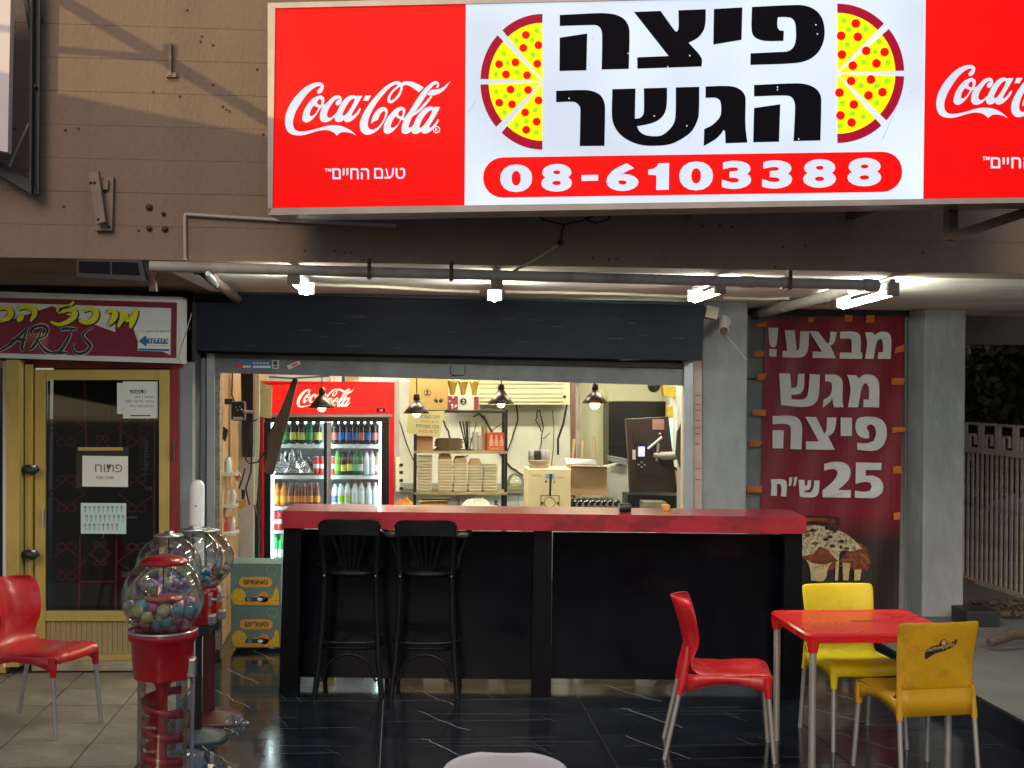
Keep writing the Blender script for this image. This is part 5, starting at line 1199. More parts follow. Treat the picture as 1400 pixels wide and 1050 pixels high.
# ------------------------------------------------------------------ drink crates
def crate(x0, y0, x1, y1, word, label, hebw):
    Y = 9.42; P = YP(Y); o = thing('drink_carton', label, 'carton', P((x0+x1)/2, y1), 0, 'fruit drink cartons')
    MB().px([(x0, y0), (x1, y0+.6), (x1, y1+.4), (x0, y1)], P, .30).build('box', M('carton_teal', (.10, .17, .17), .6, var=.15, vs_=5, dirt=(.16, .19, .16), dscale=5), o, bev=.004)
    mO = M('carton_orange', (.60, .28, .03), .6, var=.2, vs_=12); mY = M('carton_yellow', (.55, .36, .02), .6, var=.4, vs_=60)
    w_ = x1-x0; h = y1-y0; X = lambda u: x0+u*w_; Y_ = lambda v: y0+v*h
    MB().px(rr(X(.17), Y_(.32), X(.83), Y_(.56), h*.115), P, .001, .002).build('name_pill', mO, o)
    b = MB(); text(b, heb(word) if hebw else word, X(.26), Y_(.385), X(.745), Y_(.50), P, .0036, weight=.03); b.build('lettering', m_ink, o)
    MB().px(ell(X(.16), Y_(.79), w_*.15, h*.2), P, .001, .0015).build('pineapple_print', mY, o)
    MB().px(smooth([(X(.70), Y_(.97)), (X(.82), Y_(.80)), (X(.90), Y_(.54)), (X(.95), Y_(.66)), (X(.96), Y_(.97))]), P, .001, .002).build('banana_print', mY, o)
    MB().px(ell(X(.66), Y_(.80), w_*.10, h*.13), P, .001, .0012).build('fruit_print', M('carton_peach', (.60, .20, .06), .6, var=.3, vs_=30), o)
    MB().px([(X(.2), Y_(.86)), (X(.55), Y_(.76)), (X(.95), Y_(.86)), (X(.97), Y_(.985)), (X(.03), Y_(.985))], P, .001, .0012).build('fruit_print', mO, o)
    MB().px(rr(X(.28), Y_(.80), X(.68), Y_(.90), h*.05), P, .001, .003).build('hand_hole', m_ink, o)
    MB().px(ell(X(.37), Y_(.85), w_*.05, h*.045), P, .001, .0042).build('can_end', M('can_blue', (.05, .2, .38), .3), o)
    MB().px(ell(X(.58), Y_(.85), w_*.05, h*.04), P, .001, .0042).build('can_end', m_white, o)
    a, c_ = ell(X(.82), Y_(.155), w_*.115, h*.12), ell(X(.82), Y_(.155), w_*.10, h*.105)
    MB().px([a, c_], P, 0, .002).build('badge', M('badge_grey', (.22, .26, .26), .6), o)
crate(316, 828.6, 384.5, 885, 'ספרינג', 'teal fruit drink carton with Hebrew name, lower of the stacked two', True)
crate(315, 770.5, 384, 828, 'SPRING', 'teal fruit drink carton marked SPRING, upper of the stacked two', False)
ORD = ['first', 'second', 'third', 'fourth', 'fifth', 'sixth', 'seventh', 'eighth', 'ninth', 'tenth', 'eleventh', 'twelfth']
# ------------------------------------------------------------------ shop lights
m_ceil = M('ceiling_lamp_lit', (.9, .9, .85), .5, var=0, emit=(1.0, .94, .68), es=105)
for i, (y, x) in enumerate(((10.0, .45), (11.9, .45), (11.9, 2.1), (10.0, 2.1))):
    X = XIL+.9+x*1.1
    t = thing('ceiling_lamp', ['front left', 'rear left', 'rear right', 'front right'][i]+' lit ceiling lamp inside the shop', 'lamp', (X, y, CZ-.06), 0, 'ceiling lamps inside the shop')
    MB().box((X, y, CZ-.02), (1.22, .16, .036)).build('housing', m_white, t); MB().box((X, y, CZ-.05), (1.18, .12, .02)).build('diffuser', m_ceil, t, bev=.004)
# ------------------------------------------------------------------ drinks fridge
YF = 10.9; PF = YP(YF)
fg = thing('drinks_fridge', 'tall red drinks fridge with two sliding glass doors full of bottles', 'fridge', PF(450, 800))
fx0 = PF(354, 700).x; fx1 = PF(538, 700).x; ftop = PF(450, 525).z; zz = lambda y: PF(450, y).z
m_fred = M('fridge_red', (.55, .01, .012), .25, var=.04, coat=.3); m_fblk = M('fridge_black', (.012, .012, .013), .25, var=.1)
m_fin = M('fridge_inside', (.74, .80, .82), .5, var=.04)
m_led = M('fridge_led', (.8, .9, .9), .4, var=0, emit=(.78, .97, 1.0), es=16)
MB().b2((fx0, YF+.01, .04), (fx0+.03, YF+.68, ftop)).build('side_panel', m_fblk, fg)
MB().b2((fx1-.03, YF+.01, .04), (fx1, YF+.68, ftop)).build('side_panel', m_fred, fg)
MB().b2((fx0+.031, YF+.64, .04), (fx1-.031, YF+.68, ftop)).build('back_panel', m_fin, fg)
MB().b2((fx0+.031, YF+.01, .04), (fx1-.031, YF+.639, .16)).build('plinth', m_fblk, fg)
MB().b2((fx0, YF+.01, ftop), (fx1, YF+.68, ftop+.02)).build('top_panel', m_fred, fg)
MB().b2((fx0+.031, YF+.06, zz(577)), (fx1-.031, YF+.639, zz(573))).build('inner_ceiling', m_fin, fg)
m_hd = M('header_lit', (.5, .01, .01), .3, var=0, emit=(.80, .012, .008), es=.8)
MB().rect(369, 525.5, 534, 566, PF, .09, .02).build('header', m_hd, fg, bev=.01)
MB().rect(356, 566.5, 536, 570, PF, .05, .015).build('header_trim', m_steel, fg)
MB().rect(355, 570.5, 361, 800, PF, .03, .012).build('trim', m_fred, fg); MB().rect(532, 570.5, 537, 800, PF, .03, .012).build('trim', m_fred, fg)
MB().rect(362, 570.5, 531.5, 577, PF, .03, .012).build('door_frame', m_fblk, fg)
MB().rect(361.2, 577.2, 370.5, 800, PF, .03, .012).build('door_frame', m_fblk, fg); MB().rect(521.5, 577.2, 531.8, 800, PF, .03, .012).build('door_frame', m_fblk, fg)
MB().rect(442.5, 577.2, 447, 800, PF, .03, .014).build('door_frame', m_fblk, fg); MB().rect(447.3, 577.2, 452.5, 800, PF, .02, .0).build('door_frame', m_steel, fg)
for (a, b_) in ((370.7, 442.3), (452.7, 521.3)): MB().rect(a, 577.5, b_, 800, PF, .004, .002).build('pane', glassmat('fridge_glass', (.96, .98, .98), .02, .95), fg)
for x in (372.5, 449.5, 519.8): MB().b2((PF(x, 600).x-.008, YF+.05, .2), (PF(x, 600).x+.008, YF+.07, zz(579))).build('led_strip', m_led, fg)
SH = [(608.5, 613.5), (651, 656), (694, 699), (727, 731), (770, 774)]
for y0, y1 in SH: MB().b2((fx0+.04, YF+.09, zz(y1)), (fx1-.04, YF+.6, zz(y0))).build('shelf', M('shelf_white', (.72, .76, .76), .35, var=.03), fg)
logo(YP(YF-.02), M('logo_cream', (.8, .7, .62), .4, emit=(.9, .72, .6), es=.55), fg, 405.5, 531.5, .346, .345, off=.004, reg=False)
MB().b2((fx0+.1, YF+.2, zz(579)), (fx1-.1, YF+.26, zz(577.6))).build('inner_lamp', m_led, fg)
MB().rect(514.5, 558, 527, 564, PF, .004, .026).build('display', m_fblk, fg)
b = MB(); text(b, '38', 518.5, 559.5, 523.5, 562.5, PF, .030); b.build('display_digits', M('led_red', (.5, 0, 0), .5, emit=(1, .15, .2), es=2), fg)
MB().rect(352, 706, 355.5, 725, PF, .03, .03).build('timer_plug', m_white, fg)
# bottles
_bt = {}
def bottle(px_, ybase, h, r_, body, label_c, cap_c, desc, grp, can=False, dy=.14):
    k = (round(h, 3), round(r_, 3), body, label_c, cap_c, can); p = YP(YF+dy)(px_, ybase); 
    m = lambda nm, c_, ro=.15: M('btl_%s_%.2f_%.2f_%.2f' % (nm, *c_), c_, ro, var=.1, vs_=30, coat=.5)
    lab = desc
    if k in _bt: return dup(_bt[k], (p.x, p.y, zz_), None, lab, grp) if False else _place(_bt[k], p, ybase, lab, grp)
    r_ *= 1.24
    t = thing('can' if can else 'bottle', lab, 'can' if can else 'bottle', (0, 0, 0), 0, grp)
    if can:
        MB().lathe((0, 0, 0), [(r_*.8, 0), (r_, .012), (r_, h-.012), (r_*.85, h), (.001, h-.003)], 16).build('body', m('l', body, .2), t)
        MB().lathe((0, 0, 0), [(r_*1.01, h*.35), (r_*1.01, h*.6)], 16, caps=False).build('label', m('l', label_c, .3), t)
        MB().lathe((0, 0, 0), [(r_*.88, h-.001), (r_*.86, h+.004), (.001, h+.002)], 16).build('lid', m_steel, t)
    else:
        MB().lathe((0, 0, 0), [(r_*.75, 0), (r_, .012), (r_, h*.42), (r_*.93, h*.5), (r_, h*.58), (r_*.96, h*.66), (r_*.6, h*.82), (r_*.36, h*.9), (r_*.36, h*.95)], 16).build('body', m('b', body), t)
        MB().lathe((0, 0, 0), [(r_*1.02, h*.16), (r_*1.02, h*.44)] if label_c != cap_c else [(r_*1.02, h*.2), (r_*1.02, h*.5)], 16, caps=False).build('label', m('l', label_c, .4), t)
        MB().lathe((0, 0, 0), [(r_*.43, h*.93), (r_*.43, h), (.001, h)], 12).build('cap', m('c', cap_c, .3), t)
    _bt[k] = t; t.location = (p.x, p.y, shelf_z(ybase)); return t
def shelf_z(y): return zz(y)+.001
def _place(src, p, ybase, lab, grp):
    return dup(src, (p.x, p.y, shelf_z(ybase)), None, lab, grp)
dk = (.02, .01, .006); YL_ = (.55, .55, .10); GN = (.02, .14, .04); BL = (.02, .10, .35); RD = (.5, .02, .02); WH = (.62, .64, .64); OR = (.60, .20, .02); LG = (.10, .40, .06)
hB = .222; row = 'on the top fridge shelf'
for i, x in enumerate((379, 390, 401, 412, 423, 434)):
    lb, d, b_ = ((YL_, 'dark bottle with yellow label', dk), (GN, 'green bottle with green label', GN))[0 if i in (0, 2, 3, 5) else 1]
    bottle(x, 608.2, hB, .030, b_, lb if lb != GN else (.06, .30, .10), (.02, .02, .02), d+' in the left half '+row, d+' '+row)
for i, x in enumerate((458, 467, 476, 485, 494, 503, 512)):
    blu = i in (1, 3, 5, 2); bottle(x, 608.2, hB, .027, dk, BL if blu else (.45, .12, .10), (.02, .02, .02) if blu else RD, ('dark cola bottle with blue label' if blu else 'dark cola bottle with red label')+' in the right half '+row, ('blue' if blu else 'red')+' label cola bottles '+row)
row = 'on the second fridge shelf'
for i, (x, r_, h, b_, l_, c_, d) in enumerate(((461, .026, .20, LG, (.2, .6, .1), (.1, .5, .1), 'bright green bottle'), (469.5, .024, .19, dk, YL_, (.02, .02, .02), 'dark bottle with yellow label'), (478, .024, .205, dk, YL_, (.03, .2, .1), 'dark bottle with yellow label'),
        (486, .024, .205, GN, (.05, .4, .2), (.03, .2, .1), 'dark green bottle'), (493, .024, .20, GN, WH, (.03, .2, .1), 'dark green bottle with white label'), (501, .026, .20, WH, (.5, .55, .6), (.6, .1, .2), 'clear bottle with pink cap'), (508.5, .026, .20, WH, (.5, .55, .6), (.6, .1, .2), 'clear bottle with pink cap'), (516, .024, .19, (.5, .25, .12), WH, (.4, .45, .4), 'amber bottle with white label'))):
    bottle(x, 650.5, h, r_, b_, l_, c_, d+' '+row, d+'s '+row)
for i, x in enumerate((432.5, 439.5, 455)): bottle(x, 650.5, .15, .024, (.55, .03, .03), WH, RD, 'red and white can '+row, 'red and white cans '+row, can=True)
crump = crumple(Vector((PF(397, 650).x, YF+.22, shelf_z(650.5))), .46, .22, .24, 9, 'silver plastic wrapped pack on the second fridge shelf'); crump.data.materials[0] = M('silver_wrap', (.55, .57, .58), .2, .8, var=.3, vs_=20)
row = 'on the third fridge shelf'
for i, x in enumerate((366+4, 378, 388, 397, 406, 415, 424, 433)):
    ob = i < 3; bottle(x, 693.5, .19, .026, OR if ob else (.16, .06, .03), OR if not ob else (.62, .40, .05), (.6, .15, .03), ('orange juice bottle' if ob else 'amber tea bottle with orange label')+' '+row, ('orange juice bottles ' if ob else 'amber tea bottles ')+row)
for i, x in enumerate((458, 466, 475, 485, 494, 504, 513)):
    k_ = (0, 1, 1, 2, 2, 3, 3)[i]; d = ('clear bottle with blue label', 'clear bottle with lime label', 'clear bottle with peach cap', 'clear water bottle')[k_]
    bottle(x, 693.5, .195, .0265, WH, ((.12, .2, .5), (.35, .55, .08), (.62, .66, .6), (.5, .6, .62))[k_], (BL, LG, OR, WH)[k_], d+' '+row, d+'s '+row)
for i, x in enumerate((374, 383, 392)): bottle(x, 727, .15, .027, (.55, .04, .04), WH, RD, 'red and white can on the fourth fridge shelf', 'red and white cans on the fourth fridge shelf', can=True)
for i, x in enumerate((376, 386, 396)): bottle(x, 769.5, .22, .034, (.06, .42, .14), WH, (.1, .5, .2), 'large green bottle on the bottom fridge shelf', 'green bottles on the bottom fridge shelf')
# clutter on top of the fridge
def flat(name, pts, Y, th, mat, label, cat, bev=0, par=None):
    o = MB().px(pts, YP(Y), th).build(name, mat, par, bev=bev)
    if label: tag(o, label, cat)
    return o
m_wbox = M('white_box', (.60, .60, .56), .6, var=.06)
m_kh = M('khaki_board', (.30, .26, .14), .8, var=.25, vs_=6)
o = flat('carton', [(366, 505), (452, 505), (452, 523.5), (366, 523.5)], 11.1, .3, m_wbox, 'flat white carton with teal band lying on the fridge', 'carton', .004)
MB().px([(368, 514), (398, 516), (450, 513), (450, 515.5), (398, 518.5), (368, 516.5)], YP(11.1), 0, .002).build('print', M('teal_print', (.02, .14, .14), .6), o)
o = flat('file_folder', [(461, 508), (467, 508), (467, 524), (461, 524)], 11.0, .25, m_wbox, 'white file folder standing on the fridge', 'folder'); MB().px([(467.2, 508), (470, 508), (470, 524), (467.2, 524)], YP(11.0), .2).build('spine', M('navy_spine', (.02, .05, .15), .5), o)
flat('carton', [(472, 512), (490, 512), (490, 524), (472, 524)], 11.05, .3, m_card, 'small brown carton standing on the fridge', 'carton', .004)
o = crumple(Vector((PF(520, 520).x, YF+.25, ftop+.02)), .5, .3, .09, 12, 'crumpled white bag draped over the right end of the fridge'); o.data.materials[0] = M('bag_white', (.62, .62, .58), .6, var=.1)
flat('wall_panel_strip', [(538.5, 520), (546, 520), (546, 700), (538.5, 700)], 10.95, .6, M('grey_side', (.34, .33, .31), .5, var=.1), 'grey metal side panel standing beside the fridge', 'panel')
# ------------------------------------------------------------------ things at the left of the opening
o = thing('leaning_plank', 'old dark brown plank hanging slanted in front of the fridge', 'plank', YP(9.7)(375, 645))
MB().px([(401, 516), (407, 519), (396, 566), (373, 650), (360, 645), (367, 615), (385, 556)], YP(9.72), .04).build('board', M('old_brown_wood', (.10, .065, .04), .6, var=.5, vs_=7, stretch=(3, 1, .6), bump=.3), o, bev=.004)
MB().px([(385, 556), (391, 540), (375, 600), (366, 616), (366, 596)], YP(9.69), .02).build('splinter', m_rust, o)
flat('khaki_board', [(356, 522), (372, 528), (371, 572), (355, 570)], 10.5, .02, m_kh, 'khaki board leaning beside the fridge header', 'board')
flat('cloth_strip', [(346, 510), (354, 510), (355, 600), (350, 690), (345, 690)], 10.3, .02, M('linen', (.45, .40, .30), .8, var=.15, vs_=8), 'pale cloth strip hanging beside the black column', 'cloth')
flat('black_column', [(329, 500), (346, 500), (346, 625), (331, 625)], 10.0, .12, m_black, 'black narrow cabinet fixed to the left shop wall', 'cabinet', .004)
flat('marble_slab', [(326, 624), (347, 622), (347, 860), (326, 860)], 10.05, .04, M('pale_marble', (.50, .47, .42), .3, var=.25, vs_=7, stretch=(1, 1, .3), coat=.4), 'pale streaked slab standing under the black cabinet', 'slab')
flat('black_divider', [(347.5, 560), (353, 560), (353, 860), (347.5, 860)], 10.6, .3, m_black, 'black divider board beside the fridge', 'divider')
sp = thing('wall_speaker', 'black boxy wall speaker on a bracket at the left of the opening', 'speaker', YP(9.6)(324, 573))
MB().px(rr(316, 549, 334, 575, 3), YP(9.6), .12).build('body', m_black, sp, bev=.008)
MB().rect(307, 545, 318, 553, YP(9.62), .03).build('bracket', m_dark, sp)
MB().rect(318.5, 570, 332, 574, YP(9.59), .01).build('grille', m_pipe, sp)
for x, y in ((323, 557), (328, 556), (330, 560), (325, 561)): MB().ball(YP(9.59)(x, y), .006, 8).build('knob', m_steel, sp)
MB().tube([YP(9.55)(x, y) for x, y in ((333, 563), (345, 563))], .012, 8).build('arm', m_pipe, sp)
wr = thing('wall_cables', 'black cables looping down the left wall beside the fridge', 'cables', YP(9.8)(335, 640))
for pts in ([(352, 573), (343, 578), (340, 600), (336, 628), (341, 634), (352, 632), (368, 610)], [(345, 610), (343, 645), (336, 668), (341, 690)], [(318, 505), (317, 540), (321, 550)], [(335, 640), (331, 655), (327, 668)], [(349, 700), (348, 690), (352, 705)]):
    MB().tube([YP(9.85)(x, y) for x, y in pts], .006, 6).build('cable', m_black, wr)
hk = thing('hanging_tag', 'brown tag hanging on a hook below the wall speaker', 'tag', YP(9.6)(308, 605))
MB().px([(305, 583), (312, 588), (308, 604), (304, 600)], YP(9.62), .02).build('tag', m_dark, hk, bev=.003)
flat('peach_hook', [(320, 651), (327, 646), (330, 652), (324, 658)], 9.9, .03, M('peach', (.6, .3, .12), .5, var=.1), 'small peach coloured paper knob on the left wall', 'knob', .004)
o = flat('peach_hook', [(322, 684), (337, 682), (336, 692), (330, 696), (322, 694)], 9.9, .03, M('peach', (.6, .3, .12)), 'folded peach coloured napkin on the left wall', 'napkin', .004)
MB().px([(330, 669), (335, 671), (334, 682), (330, 683)], YP(9.9), .02).build('handle', m_black, o)
for i, (y0, y1) in enumerate(((646, 651), (690, 694), (728, 732))):
    b = MB().rect(302, y0, 323, y1, YP(9.75), .18); o = b.build('glass_shelf', M('shelf_milk', (.72, .72, .70), .2, var=.05, coat=.5)); tag(o, ['upper', 'middle', 'lowest'][i]+' small white glass shelf on the wooden left wall', 'shelf')
for i, (x, y, c_, d) in enumerate(((306, 690, (.6, .3, .15), 'peach'), (312, 690, (.6, .5, .35), 'cream'), (318, 690, (.6, .55, .5), 'pale'), (306, 728, (.6, .12, .08), 'red'), (311.5, 728, (.6, .1, .08), 'scarlet'), (317.5, 728, (.6, .5, .5), 'white'), (312, 646, (.55, .65, .66), 'clear'))):
    p = YP(9.83)(x, y); o = MB().lathe((p.x, p.y, p.z), [(.02, 0), (.026, .005), (.026, .085), (.018, .10), (.018, .115)], 12).build('jar', M('jar%d' % i, c_, .2, coat=.5)); tag(o, '%s jar on a small glass shelf on the left wall' % d, 'jar')
# ------------------------------------------------------------------ pendants
m_brz = M('bronze_shade', (.07, .05, .04), .35, .6, var=.2); m_shin = M('shade_inside', (.5, .45, .38), .5)
m_bulb = M('bulb_lit', (.9, .8, .6), .4, var=0, emit=(1, .55, .2), es=22)
for i, (x, yt, yb, yl, lb) in enumerate(((440, 539, 557.5, 563, 'lit cone pendant lamp hanging in front of the fridge logo'), (569.5, 547, 565, 570, 'lit cone pendant lamp beside the cardboard box'), (685, 533, 552, 558, 'lit cone pendant lamp in front of the air conditioner'), (813.5, 533, 551, 561, 'brightest cone pendant lamp with orange bulb near the right end'))):
    P = YP(9.75); c_ = P(x, yb); s_ = c_.z; h = P(x, yt).z-s_
    t = thing('pendant_lamp', lb, 'lamp', (c_.x, c_.y, s_), 0, 'cone pendant lamps')
    b = MB().lathe((c_.x, c_.y, s_), [(.098, 0), (.06, h*.5), (.022, h)], 28, caps=False); b.build('shade', [m_brz], t, solid=.003)
    MB().lathe((c_.x, c_.y, s_), [(.022, h), (.026, h+.005), (.024, h+.04), (.012, h+.05)], 16).build('socket', m_brz, t)
    MB().tube([(c_.x, c_.y, s_+h+.045), (c_.x, c_.y, CZ)], .004, 6).build('cord', m_black, t)
    MB().ball((c_.x, c_.y, s_+.0 if i < 3 else s_-.01), .030 if i < 3 else .036, 16).build('bulb', m_bulb, t)
# ------------------------------------------------------------------ back wall: air conditioner, twigs, back counter
ac = thing('air_conditioner', 'yellowed wall air conditioner with ribbed front on the back wall', 'air conditioner', YP(13.1)(690, 553))
m_ac = M('ac_cream', (.62, .58, .38), .5, var=.05)
MB().px(rr(613, 500, 779, 553, 4), YP(13.05), .3).build('body', m_ac, ac, bev=.01)
for y in (524.5, 530, 538, 543.5, 549): MB().rect(655, y, 770, y+1.1, YP(13.05), .004, .006).build('louvre', m_dark if y > 548 else M('ac_groove', (.2, .19, .12), .6), ac)
MB().px(ell(772, 542.5, 2.3), YP(13.05), .004, .006).build('badge', m_black, ac)
b_ = MB().tube([YP(13.1)(x, y) for x, y in ((775, 553), (770, 580), (763, 600), (763, 622))], .012, 8); tag(b_.build('drain_hose', m_black), 'black hose hanging from the air conditioner', 'hose')
tw = thing('twig_decoration', 'dark bare twigs fixed to the white back wall', 'twigs', YP(13.3)(680, 640)); m_tw = M('twig', (.07, .05, .035), .9, var=.3)
PT = YP(YI-.03)
for pts, r_ in (([(660, 568), (672, 590), (674, 600)], .012), ([(706, 553), (708, 575), (700, 600), (692, 625)], .008), ([(738, 560), (742, 585), (738, 615)], .006), ([(680, 617), (700, 640), (715, 650)], .012), ([(648, 570), (655, 565), (662, 572)], .01), ([(606, 575), (613, 590), (616, 600)], .009), ([(545, 575), (556, 605), (570, 640)], .006),
                ([(672, 590), (690, 575)], .005), ([(756, 560), (757, 600), (754, 640)], .004), ([(742, 600), (752, 592)], .004), ([(600, 620), (620, 640), (640, 622)], .006), ([(735, 560), (733, 575), (740, 590)], .006)):
    rg = random.Random(len(pts)+int(pts[0][0])); P2 = []
    for i in range(len(pts)-1):
        for s in range(3): t = s/3; P2.append((pts[i][0]+(pts[i+1][0]-pts[i][0])*t+rg.uniform(-1, 1), pts[i][1]+(pts[i+1][1]-pts[i][1])*t))
    P2.append(pts[-1]); MB().tube([PT(x, y) for x, y in P2], r_, 6).build('twig', m_tw, tw)
bk = thing('back_counter', 'low white counter along the back wall', 'counter', YP(12.7)(650, 900)); xa, xb = YP(12.7)(545, 700).x, YP(12.7)(790, 700).x; zc = YP(12.7)(650, 674).z
m_bc = M('counter_blue_white', (.55, .62, .64), .5, var=.06)
MB().b2((xa, 12.68, zc), (xb, YI-.01, zc+.04)).build('worktop', M('worktop_grey', (.22, .24, .2), .4), bk)
n = 6
for i in range(n): MB().b2((xa+(xb-xa)*i/n+.004, 12.72, 0), (xa+(xb-xa)*(i+1)/n-.004, 12.75, zc-.002)).build('cupboard_door', m_bc, bk)
MB().b2((xa, 12.76, 0), (xb, YI-.01, zc-.002)).build('cabinet', m_bc, bk)
pj = YP(12.9)
o = MB().lathe(pj(705, 672.5), [(.05, 0), (.085, .02), (.09, .10), (.07, .16), (.04, .18)], 20).build('glass_bowl', m_gl); tag(o, 'clear bowl with pale green salad on the back counter', 'bowl')
o = MB().lathe(pj(705, 672.5)+Vector((0, 0, .004)), [(.05, 0), (.08, .02), (.08, .05), (.001, .075)], 20).build('salad', M('salad', (.45, .5, .15), .7, var=.4, vs_=30)); tag(o, 'pale green salad inside the clear bowl', 'salad')
# ------------------------------------------------------------------ steel rack
YR = 12.0; PR = YP(YR)
rk = thing('storage_rack', 'black steel rack holding stacks of cream food boxes', 'rack', PR(630, 860))
for x in (568, 692):
    for dy in (0, .34): MB().b2((PR(x, 600).x-.013, YR+dy, 0), (PR(x, 600).x+.013, YR+dy+.026, PR(x, 560).z)).build('post', m_black, rk)
for y in (561, 616.5, 673): MB().b2((PR(566, y).x, YR-.003, PR(630, y).z-.024), (PR(694, y).x, YR+.37, PR(630, y).z)).build('shelf', m_dark if y < 600 else m_kh, rk)
zsh = lambda y: PR(630, y).z+.0006
def rbox(name, x0, x1, ysh, h, dep, mat, label, cat, dy=.03, bev=.003, Y=YR, z=None):
    P = YP(Y+dy); a = P(x0, 600).x; c_ = P(x1, 600).x; z = zsh(ysh) if z is None else z
    o = MB().b2((a, Y+dy, z), (c_, Y+dy+dep, z+h)).build(name, mat, bev=bev)
    if label: tag(o, label, cat)
    return o
m_buff = M('buff_card', (.50, .33, .12), .8, var=.06, vs_=6)
o = rbox('cardboard_box', 559, 611.5, 561, .345, .3, m_buff, 'large tan cardboard box with a printed hand symbol on top of the rack', 'box', dy=-.02)
Pq = YP(YR-.02); b = MB(); b.px([ell(584.5, 537, 5, n=20), ell(584.5, 537, 4.2, n=20)], Pq, 0, .002); b.px(ell(584.5, 535.5, 1.8), Pq, 0, .002); b.px([(580.5, 540), (584, 537.5), (588.5, 540)], Pq, 0, .002)
for sx, cx in ((-1, 596.5), (1, 602.5)):
    b.px(ell(cx, 548.5, 2.6, 2.4, n=12), Pq, 0, .002)
    for k in range(3): b.px([(cx+sx*(k*1.4-.4), 548), (cx+sx*(k*1.5-.2), 543.8+k), (cx+sx*(k*1.5+.7), 544+k), (cx+sx*(k*1.4+.7), 548)], Pq, 0, .0024)
b.build('print', m_ink, o, kind='stuff')
o = rbox('patterned_box', 612.5, 655, 561, .135, .25, m_wbox, 'white box with dark red pattern on top of the rack', 'box', dy=.0)
b = MB(); Pq = YP(YR); b.rect(613, 541.5, 626, 560.5, Pq, 0, .0015, 1); b.px(ell(633.5, 549, 4.6), Pq, 0, .002, 2); b.rect(648, 542, 654.5, 560.5, Pq, 0, .0015, 1)
for k in range(9): b.px(ell(614+rnd(0, 11), 543+rnd(0, 16), 1.3, n=8), Pq, 0, .002, 0)
b.build('print', [m_paper, M('dark_red_print', (.25, .03, .05), .5, var=.4, vs_=40), m_ink], o, kind='stuff')
text(b2 := MB(), '2', 631.8, 546.5, 635.5, 551.5, Pq, .003); b2.build('numeral', m_paper, o)
m_gold = M('gold_cup', (.45, .30, .06), .35, .4, var=.1)
for i, x in enumerate((618.5, 633, 648.5)):
    p = YP(YR+.1)(x, 541); o = MB().lathe((p.x, p.y, zsh(561)+.1355), [(.02, 0), (.025, .05), (.045, .12), (.05, .14)], 14, caps=False).build('gold_bowl', m_gold, solid=.003); tag(o, ['left', 'middle', 'right'][i]+' of three gold cups standing on the patterned box', 'cup')
# yellow price sheet
P = YP(YR-.06); o = MB().px([(558, 563), (608, 561.5), (601, 598), (556, 592)], P, .001).build('price_sheet', M('yellow_paper', (.60, .56, .28), .8, var=.05)); tag(o, 'yellow handwritten price sheet taped to the rack', 'notice')
b = MB(); text(b, heb('פיצה משפחתית'), 570, 567, 601, 572, P, .002, dy=1); text(b, heb('פיצה משפחתית'), 569, 580, 600, 584.5, P, .002, dy=1.5); b.build('lettering', m_ink, o)
b = MB(); text(b, heb('52 ₪ במקום'), 575, 574, 600, 578.5, P, .002, dy=1); text(b, heb('72 ₪ במגש'), 573, 586.5, 599, 591, P, .002, dy=1.5); b.build('lettering', M('red_ink', (.45, .05, .05), .7), o)
rbox('cardboard_box', 567, 592, 616.5, .13, .2, M('brown_card', (.36, .2, .09), .85, var=.1), 'small brown box on the middle shelf under the yellow sheet', 'box')
for k in range(7):
    o = MB().px([(595+rnd(-3, 2), 614.3-k*2.1), (632+rnd(-2, 3), 614.6-k*2.1), (630, 612.7-k*2.1), (600, 612.4-k*2.1)], YP(YR+.06+k*.002), .18).build('paper_bag', M('brown_bag', (.14, .09, .055), .9, var=.4, vs_=12, bump=.4)); tag(o, 'flat brown paper bag, %s from the bottom of the pile on the middle shelf' % ORD[k], 'paper bag', 'brown paper bags piled on the middle shelf')
p = YP(YR+.1)(639.5, 616); st_ = thing('straw_cup', 'clear cup full of black straws on the middle rack shelf', 'cup', (p.x, p.y, zsh(616.5)))
MB().lathe((p.x, p.y, zsh(616.5)), [(.026, .0), (.036, .12)], 16, caps=False).build('cup', m_gl, st_)
for i in range(12):
    a = rnd(-1, 1); MB().tube([(p.x+a*.015, p.y+rnd(-.015, .015), zsh(616.5)+.01), (p.x+a*.085, p.y+rnd(-.02, .02), zsh(616.5)+.27)], .0035, 6).build('straw', m_black, st_)
for i, (x, h, r_, mt, lb) in enumerate(((649.5, .17, .028, m_wbox, 'white'), (656.5, .13, .026, m_wbox, 'short white'), (662, .23, .028, M('tan_cup', (.50, .33, .2), .6), 'tall tan'))):
    p = YP(YR+.12)(x, 616); t = thing('cup_stack', lb+' stack of paper cups on the middle rack shelf', 'cup stack', (p.x, p.y, zsh(616.5)))
    k = 0
    while k*.018 < h-.05: MB().lathe((p.x, p.y, zsh(616.5)+k*.018), [(r_*.75, 0), (r_, .055), (r_*1.08, .058), (r_*1.08, .064)], 14, caps=False).build('cup', mt, t); k += 1
o = rbox('sauce_carton', 666, 690, 616.5, .165, .15, M('sauce_red', (.52, .07, .03), .5, var=.1), 'red sauce carton with bottle pictures at the right end of the shelf', 'carton', dy=.02)
Pq = YP(YR+.02); b = MB()
for k in range(3): b.px([(669+k*7, 610), (669+k*7, 603), (670.5+k*7, 599), (670.5+k*7, 595), (673+k*7, 595), (673+k*7, 599), (674.5+k*7, 603), (674.5+k*7, 610)], Pq, 0, .002)
text(b, 'TABASCO', 668, 611.5, 688.5, 615, Pq, .002, weight=.02); b.build('print', M('peach_print', (.62, .35, .22), .5), o)
